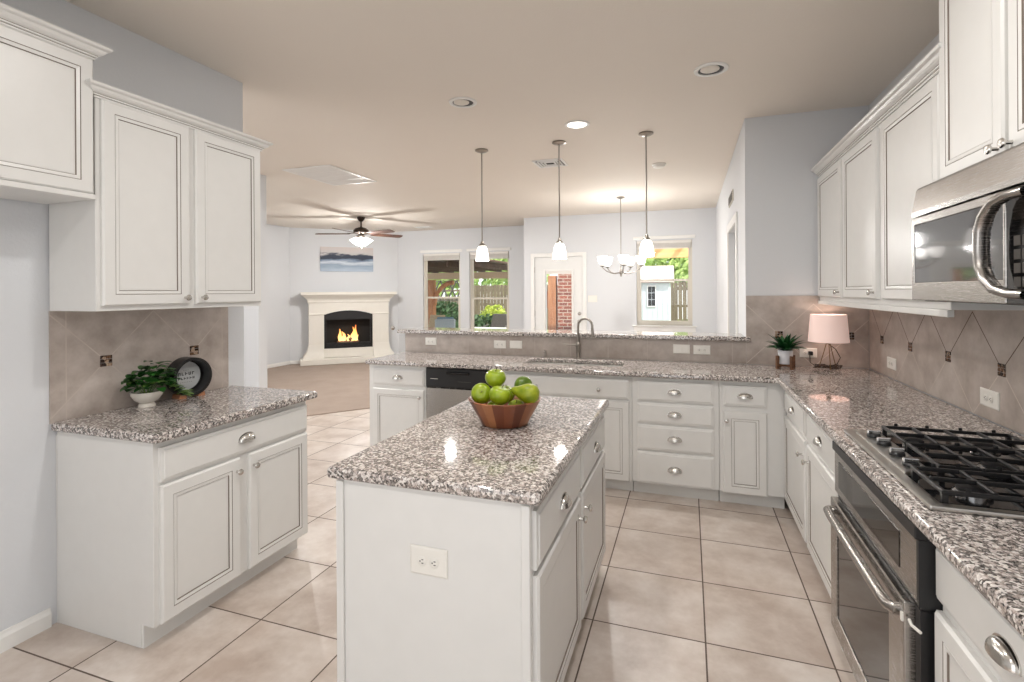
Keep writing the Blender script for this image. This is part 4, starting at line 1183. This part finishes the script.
for k in range(N):
    xa, xb = O0 + 0.003 + (O1 - O0 - 0.006) * k / N, O0 + 0.003 + (O1 - O0 - 0.006) * (k + 1) / N
    b.prism([(xa, 0.93), (xb, 0.93), (xb, arch(xb) - 0.006), (xa, arch(xa) - 0.006)], 'y', FY + 0.02, FY + 0.045)
b.box(O0 + 0.003, FY + 0.02, OZ0 + 0.002, O1 - 0.003, FY + 0.045, 0.44)
for x0, x1 in ((O0 + 0.003, O0 + 0.05), (O1 - 0.05, O1 - 0.003)): b.box(x0, FY + 0.02, 0.44, x1, FY + 0.045, 0.93)
b.build('metal_insert', M['black'], t, smooth=False)
for k in range(3): MB().box(O0 + 0.02, FY + 0.012, 0.345 + k * 0.028, O1 - 0.02, FY + 0.0195, 0.358 + k * 0.028).build('louver', M['black'], t, smooth=False)
zf = OZ0 + 0.0715
for (x0, y0, z0, x1, y1, z1, r, lab) in ((0.93, -0.070, zf + 0.04, 1.38, -0.080, zf + 0.04, 0.035, 'gas fire log lying lengthwise at the back of the firebox'),
                                     (0.97, -0.172, zf + 0.035, 1.25, -0.178, zf + 0.035, 0.030, 'gas fire log lying across the front of the firebox'),
                                     (1.16, -0.175, zf + 0.105, 1.34, -0.09, zf + 0.125, 0.026, 'gas fire log propped slanting on top of the others')):
    a = FM @ Vector((x0, y0, z0)); c = FM @ Vector((x1, y1, z1)); mid = (a + c) / 2
    b = MB(); b.tube([a - mid, (a - mid) * 0.3 + Vector((0, 0, 0.006)), (c - mid) * 0.4, c - mid], [r * 0.9, r * 1.1, r, r * 0.85], 10)
    o = b.build('fire_log', M['log']); o.location = mid; tag(o, lab, 'log', 'gas logs')
o = MB(FM); rf = random.Random(3)
for (x, h, wv) in ((0.99, 0.26, 0.040), (1.06, 0.20, 0.045), (1.16, 0.14, 0.035), (1.25, 0.30, 0.040), (1.30, 0.34, 0.032), (1.33, 0.12, 0.03)):
    pts = [(x, -0.14, zf + 0.07), (x + rf.uniform(-.02, .02), -0.14, zf + 0.07 + h * 0.35), (x + rf.uniform(-.03, .03), -0.14, zf + 0.07 + h * 0.7), (x + rf.uniform(-.04, .04), -0.14, zf + 0.07 + h)]
    o.tube(pts, [wv * 0.8, wv, wv * 0.55, 0.004], 10)
tag(o.build('fire', M['flame'], angle=80), 'orange flames burning on the logs in the firebox', 'fire')
o = MB(FM); o.box(0.60, -0.034, 1.96, 1.70, -0.001, 2.485); o = o.build('wall_art', M['art'], smooth=False)
tag(o, 'wide blue grey seascape canvas over the mantel', 'painting')
t = thing('gas_key', 'small round grey gas valve plate on the wall beside the fireplace', 'valve', FM @ Vector((2.13, -0.001, 0.70)), FANG)
MB().lathe([(0.045, 0.0), (0.045, -0.006), (0.03, -0.012)], seg=20, axis='y').build('escutcheon', M['nickel'], t)
MB().lathe([(0.012, -0.012), (0.012, -0.03)], seg=10, axis='y').build('valve_socket', M['nickel'], t)

# ================================================================ OUTSIDE
struct(MB().box(-14, 10.25, -0.16, 1.4, 15.0, -0.06).build('patio_slab', M['concrete'], smooth=False))
o = MB().box(-24, 15.0, -0.2, 10, 30, -0.08).build('lawn', M['grass'], smooth=False); o['kind'] = 'structure'


def timber_post(lab, x, y, arms):
    t = thing('patio_post', lab, 'post', (x, y, -0.06), 0, 'timber patio posts')
    MB().box(-0.09, -0.09, 0, 0.09, 0.09, 1.92).build('post', M['cedar'], t, smooth=False, bevel=0.008)
    for sgn in arms:
        pts = []
        for k in range(9):
            a = (PI / 2) * k / 8; pts.append((sgn * (0.08 + 0.62 * (1 - math.cos(a))), 0, 1.18 + 0.655 * math.sin(a)))
        MB().tube(pts, 0.065, 8).build('arch_brace', M['cedar'], t, angle=60)


timber_post('timber patio post with curved brace outside the window nearest the fireplace', -7.15, 13.5, (1,))
timber_post('timber patio post outside the patio door', -2.97, 11.5, (-1,))
t = thing('patio_cover', 'brown raftered patio roof beyond the living room windows', 'patio cover', (-6.0, 12.0, 1.76))
MB().box(-4.2, 1.42, 0.115, 1.75, 1.58, 0.30).build('beam', M['fascia'], t, smooth=False)
MB().box(-4.2, 1.59, 0.118, 1.75, 1.66, 0.29).build('fascia_board', M['fascia'], t, smooth=False)
for k in range(12):
    x = -4.05 + k * 0.5; MB().box(x - 0.025, -1.75, 0.302, x + 0.025, 1.70, 0.44).build('rafter', M['rafter'], t, smooth=False)
MB().box(-4.2, -1.75, 0.442, 1.75, 1.85, 0.48).build('roof_deck', M['rafter'], t, smooth=False)
t = thing('patio_beam', 'orange cedar beam across the view from the nook window', 'beam', (-0.45, 12.0, 2.24))
MB().box(-1.6, -0.06, 0.0, 2.0, 0.06, 0.13).build('lower_beam', M['gold_beam'], t, smooth=False)
MB().box(-1.6, -0.03, 0.131, 2.0, 0.09, 0.22).build('upper_beam', M['gold_beam'], t, smooth=False)
for k in range(8): MB().box(-1.5 + k * 0.45, -0.2, 0.221, -1.44 + k * 0.45, 1.2, 0.30).build('joist', M['cedar'], t, smooth=False)
for x in (-1.5, 1.9): MB().box(x - 0.06, -0.055, -2.3, x + 0.06, 0.055, -0.001).build('post', M['cedar'], t, smooth=False)
o = MB().box(-2.83, 11.4, -0.06, -1.9, 11.8, 2.44).build('brick_column', M['brick'], smooth=False)
tag(o, 'red brick column seen through the patio door glass', 'column')
# fences
def fence(lab, x0, x1, y, h):
    t = thing('wooden_fence', lab, 'fence', ((x0 + x1) / 2, y, -0.08)); L = x1 - x0
    b = MB(); n = int(L / 0.145); rf = random.Random(int(x0 * 7))
    for k in range(n):
        xx = -L / 2 + k * L / n; hh = h + rf.uniform(-.015, .015); wv = L / n - 0.012
        b.prism([(xx, 0.02), (xx + wv, 0.02), (xx + wv, hh - 0.03), (xx + wv - 0.03, hh), (xx + 0.03, hh), (xx, hh - 0.03)], 'y', -0.01, 0.01)
    b.build('board_panel', M['fence'], t, smooth=False)
    for z in (0.35, 1.0, 1.6): MB().box(-L / 2, 0.0105, z, L / 2, 0.05, z + 0.09).build('rail', M['fence'], t, smooth=False)
    for k in range(int(L / 2.4) + 1):
        xx = -L / 2 + 0.05 + k * 2.4; MB().box(xx - 0.045, 0.051, 0, xx + 0.045, 0.14, h).build('post', M['fence'], t, smooth=False)


fence('low weathered board fence outside the window nearest the fireplace', -15.8, -8.75, 20.2, 1.36)
fence('weathered board fence outside the second living window', -8.6, -4.0, 20.0, 1.86)
fence('weathered board fence beside the shed beyond the nook window', -3.0, 3.2, 19.0, 1.88)
# trees and shrubs
def foliage(b, rnd, c, rad, n, size):
    for k in range(n):
        while True:
            p = Vector((rnd.uniform(-1, 1), rnd.uniform(-1, 1), rnd.uniform(-1, 1)))
            if 0.25 < p.length < 1: break
        p = Vector((p.x * rad[0] + c[0], p.y * rad[1] + c[1], p.z * rad[2] + c[2]))
        n1 = Vector((rnd.uniform(-1, 1), rnd.uniform(-1, 1), rnd.uniform(-1, 1))).normalized(); n2 = n1.orthogonal().normalized(); n3 = n1.cross(n2)
        s1 = size * rnd.uniform(.6, 1.3); s2 = s1 * 0.55
        b.f([b.v(p - n2 * s1), b.v(p - n3 * s2), b.v(p + n2 * s1), b.v(p + n3 * s2)])


def tree(lab, x, y, h, rad, mat, n=1500, size=0.14, seed=1, group='trees beyond the fence'):
    t = thing('tree', lab, 'tree', (x, y, -0.08), 0, group); rnd = random.Random(seed)
    b = MB(); b.tube([(0, 0, 0), (0.05, 0, h * 0.3), (-0.03, 0.05, h * 0.62), (0.05, 0, h * 0.9)], [0.13, 0.10, 0.07, 0.02], 8)
    for k in range(6):
        a = k * 1.1; b.tube([(0, 0, h * (0.35 + 0.06 * k)), (rad[0] * 0.35 * math.cos(a), rad[1] * 0.35 * math.sin(a), h * (0.5 + 0.06 * k)), (rad[0] * 0.75 * math.cos(a), rad[1] * 0.75 * math.sin(a), h * (0.6 + 0.06 * k))], [0.05, 0.035, 0.01], 6)
    b.build('trunk', M['bark'], t)
    b = MB()
    for q in range(6):
        a = q * PI / 3 + seed; foliage(b, rnd, (rad[0] * 0.45 * math.cos(a), rad[1] * 0.45 * math.sin(a), h - rad[2] + rnd.uniform(-.3, .3) * rad[2]), (rad[0] * .6, rad[1] * .6, rad[2] * .75), n // 6, size)
    b.build('foliage', M[mat], t, smooth=False)


def shrub(lab, x, y, rad, mat, n=900, size=0.09, seed=1):
    t = thing('shrub', lab, 'shrub', (x, y, -0.08)); rnd = random.Random(seed)
    b = MB()
    for k in range(9):
        a = k * 0.7; b.tube([(0.04 * math.cos(a), 0.04 * math.sin(a), 0), (rad[0] * .5 * math.cos(a), rad[1] * .5 * math.sin(a), rad[2] * 1.5)], [0.02, 0.006], 5)
    b.build('stems', M['bark'], t)
    b = MB(); foliage(b, rnd, (0, 0, rad[2]), rad, n, size); b.build('foliage', M[mat], t, smooth=False)


tree('pale green tree behind the fence outside the window nearest the fireplace', -10.9, 22.0, 4.4, (1.8, 1.1, 1.7), 'leaf_a', 2600, 0.13, 1)
tree('bright green tree behind the fence outside the second living window', -7.3, 22.0, 4.6, (1.6, 1.1, 1.7), 'leaf_a', 2600, 0.13, 2)
tree('darker green tree furthest along the fence past the living windows', -8.9, 25.4, 6.0, (2.4, 1.2, 2.4), 'leaf_b', 1800, 0.14, 3)
tree('dark trunked tree behind the shed outside the nook window', -0.55, 20.6, 4.2, (1.5, 1.0, 1.5), 'leaf_a', 2200, 0.12, 4)
tree('mid green tree over the fence at the edge of the nook window', 0.9, 22.5, 4.8, (1.7, 1.0, 1.7), 'leaf_b', 1800, 0.13, 5)
tree('tall tree seen beyond the shed roof', -2.9, 24.5, 5.6, (1.9, 1.0, 1.8), 'leaf_b', 1600, 0.14, 6)
shrub('yellow green shrub in front of the fence outside the second living window', -6.80, 17.6, (0.55, 0.4, 0.56), 'leaf_y', 600, 0.09, 7)
shrub('dark green hedge shrub below the yellow green one', -6.6, 16.4, (1.3, 0.5, 0.40), 'leaf_d', 1500, 0.08, 8)
shrub('dark green shrub against the fence outside the window nearest the fireplace', -9.3, 18.6, (1.2, 0.5, 0.60), 'leaf_d', 1500, 0.09, 9)

# shed
t = thing('garden_shed', 'pale blue garden shed with a six-pane window beyond the nook', 'shed', (-1.02, 16.0, -0.08))
MB().box(-0.45, 0, 0, 0.47, 1.6, 1.82).build('wall', M['shed'], t, smooth=False)
b = MB()
for k in range(7): b.box(-0.45 + k * 0.148, -0.008, 0.02, -0.43 + k * 0.148, -0.0005, 1.80)
b.build('batten', M['shed'], t, smooth=False)
b = MB(); b.prism([(-0.14, 1.84), (0.55, 2.36), (1.25, 2.36), (1.75, 1.84)], 'x', -0.60, 0.58); b.build('roof', M['shed_roof'], t, smooth=False)
wf = MB().cells([-0.165, -0.145, 0.075, 0.095], [1.10, 1.12, 1.72, 1.74], lambda i, j: not (i == 1 and j == 1), -0.03, -0.009, 'y').build('window_frame', M['trim'], t, smooth=False)
b = MB()
for i in range(2):
    for j in range(3): b.box(-0.135 + i * 0.11, -0.02, 1.135 + j * 0.20, -0.045 + i * 0.11, -0.009, 1.305 + j * 0.20)
b.build('panes', M['black_gloss'], wf, smooth=False)

# patio furniture
def patio_chair(lab, x, y, rz, cush, frame='wicker', group='patio chairs'):
    t = thing('patio_chair', lab, 'chair', (x, y, -0.06), rz, group)
    MB().box(-0.28, -0.28, 0.36, 0.28, 0.28, 0.42).build('seat', M[frame], t, smooth=False, bevel=0.01)
    b = MB(); b.loft([[(-0.28 + 0.02 * k, 0.24 + 0.035 * k, 0.42 + 0.13 * k), (0.28 - 0.02 * k, 0.24 + 0.035 * k, 0.42 + 0.13 * k), (0.28 - 0.02 * k, 0.29 + 0.035 * k, 0.42 + 0.13 * k), (-0.28 + 0.02 * k, 0.29 + 0.035 * k, 0.42 + 0.13 * k)] for k in range(5)])
    b.build('backrest', M[frame], t, smooth=False, bevel=0.02)
    for sx in (-1, 1):
        MB().tube([(sx * 0.30, -0.26, 0.40), (sx * 0.30, -0.24, 0.62), (sx * 0.30, 0.26, 0.64)], 0.022, 8).build('armrest', M[frame], t)
        for sy in (-0.25, 0.25): MB().tube([(sx * 0.25, sy, 0.36), (sx * 0.27, sy * 1.05, 0.0)], 0.02, 8).build('leg', M[frame], t)
    if cush:
        MB().box(-0.26, -0.27, 0.421, 0.26, 0.22, 0.53).build('seat_cushion', M[cush], t, bevel=0.03, seg=3, label='slate blue seat cushion')
        MB().box(-0.25, 0.16, 0.531, 0.25, 0.27, 0.90).build('back_cushion', M['shed'], t, bevel=0.03, seg=3, label='pale blue back cushion')


patio_chair('tan wicker patio chair beside the timber post', -6.30, 12.1, R(20), None)
t = thing('garden_trellis', 'thin diamond wire trellis in the garden outside the window nearest the fireplace', 'trellis', (-7.85, 15.4, -0.08))
for x in (-0.95, 0.95): MB().box(x - 0.03, -0.03, 0, x + 0.03, 0.03, 2.0).build('post', M['chair_metal'], t, smooth=False)
for z in (1.30, 1.95): MB().tube([(-0.92, 0, z), (0.92, 0, z)], 0.014, 6).build('rail', M['chair_metal'], t)
b = MB()
for k in range(6):
    x = -0.9 + k * 0.3; b.tube([(x, -0.035, 1.30), (x + 0.30, -0.035, 1.95)], 0.028, 6); b.tube([(x, 0.035, 1.95), (x + 0.30, 0.035, 1.30)], 0.028, 6)
b.build('lattice', M['chair_metal'], t)
patio_chair('patio chair with slate blue cushion outside the window nearest the fireplace', -5.56, 11.15, R(25), 'cushion_blue', 'cushion_blue')
patio_chair('dark framed patio chair on the far side of the white table', -4.98, 13.1, R(5), None, 'chair_metal')
patio_chair('tan wicker patio chair at the end of the white table', -4.20, 11.10, R(-50), None)
t = thing('patio_table', 'white patio table outside the second living window', 'table', (-4.85, 12.0, -0.06))
MB().box(-0.45, -0.4, 0.60, 0.45, 0.4, 0.64).build('tabletop', M['table_white'], t, smooth=False, bevel=0.01)
for sx in (-0.4, 0.4):
    for sy in (-0.35, 0.35): MB().box(sx - 0.025, sy - 0.025, 0, sx + 0.025, sy + 0.025, 0.599).build('leg', M['table_white'], t, smooth=False)
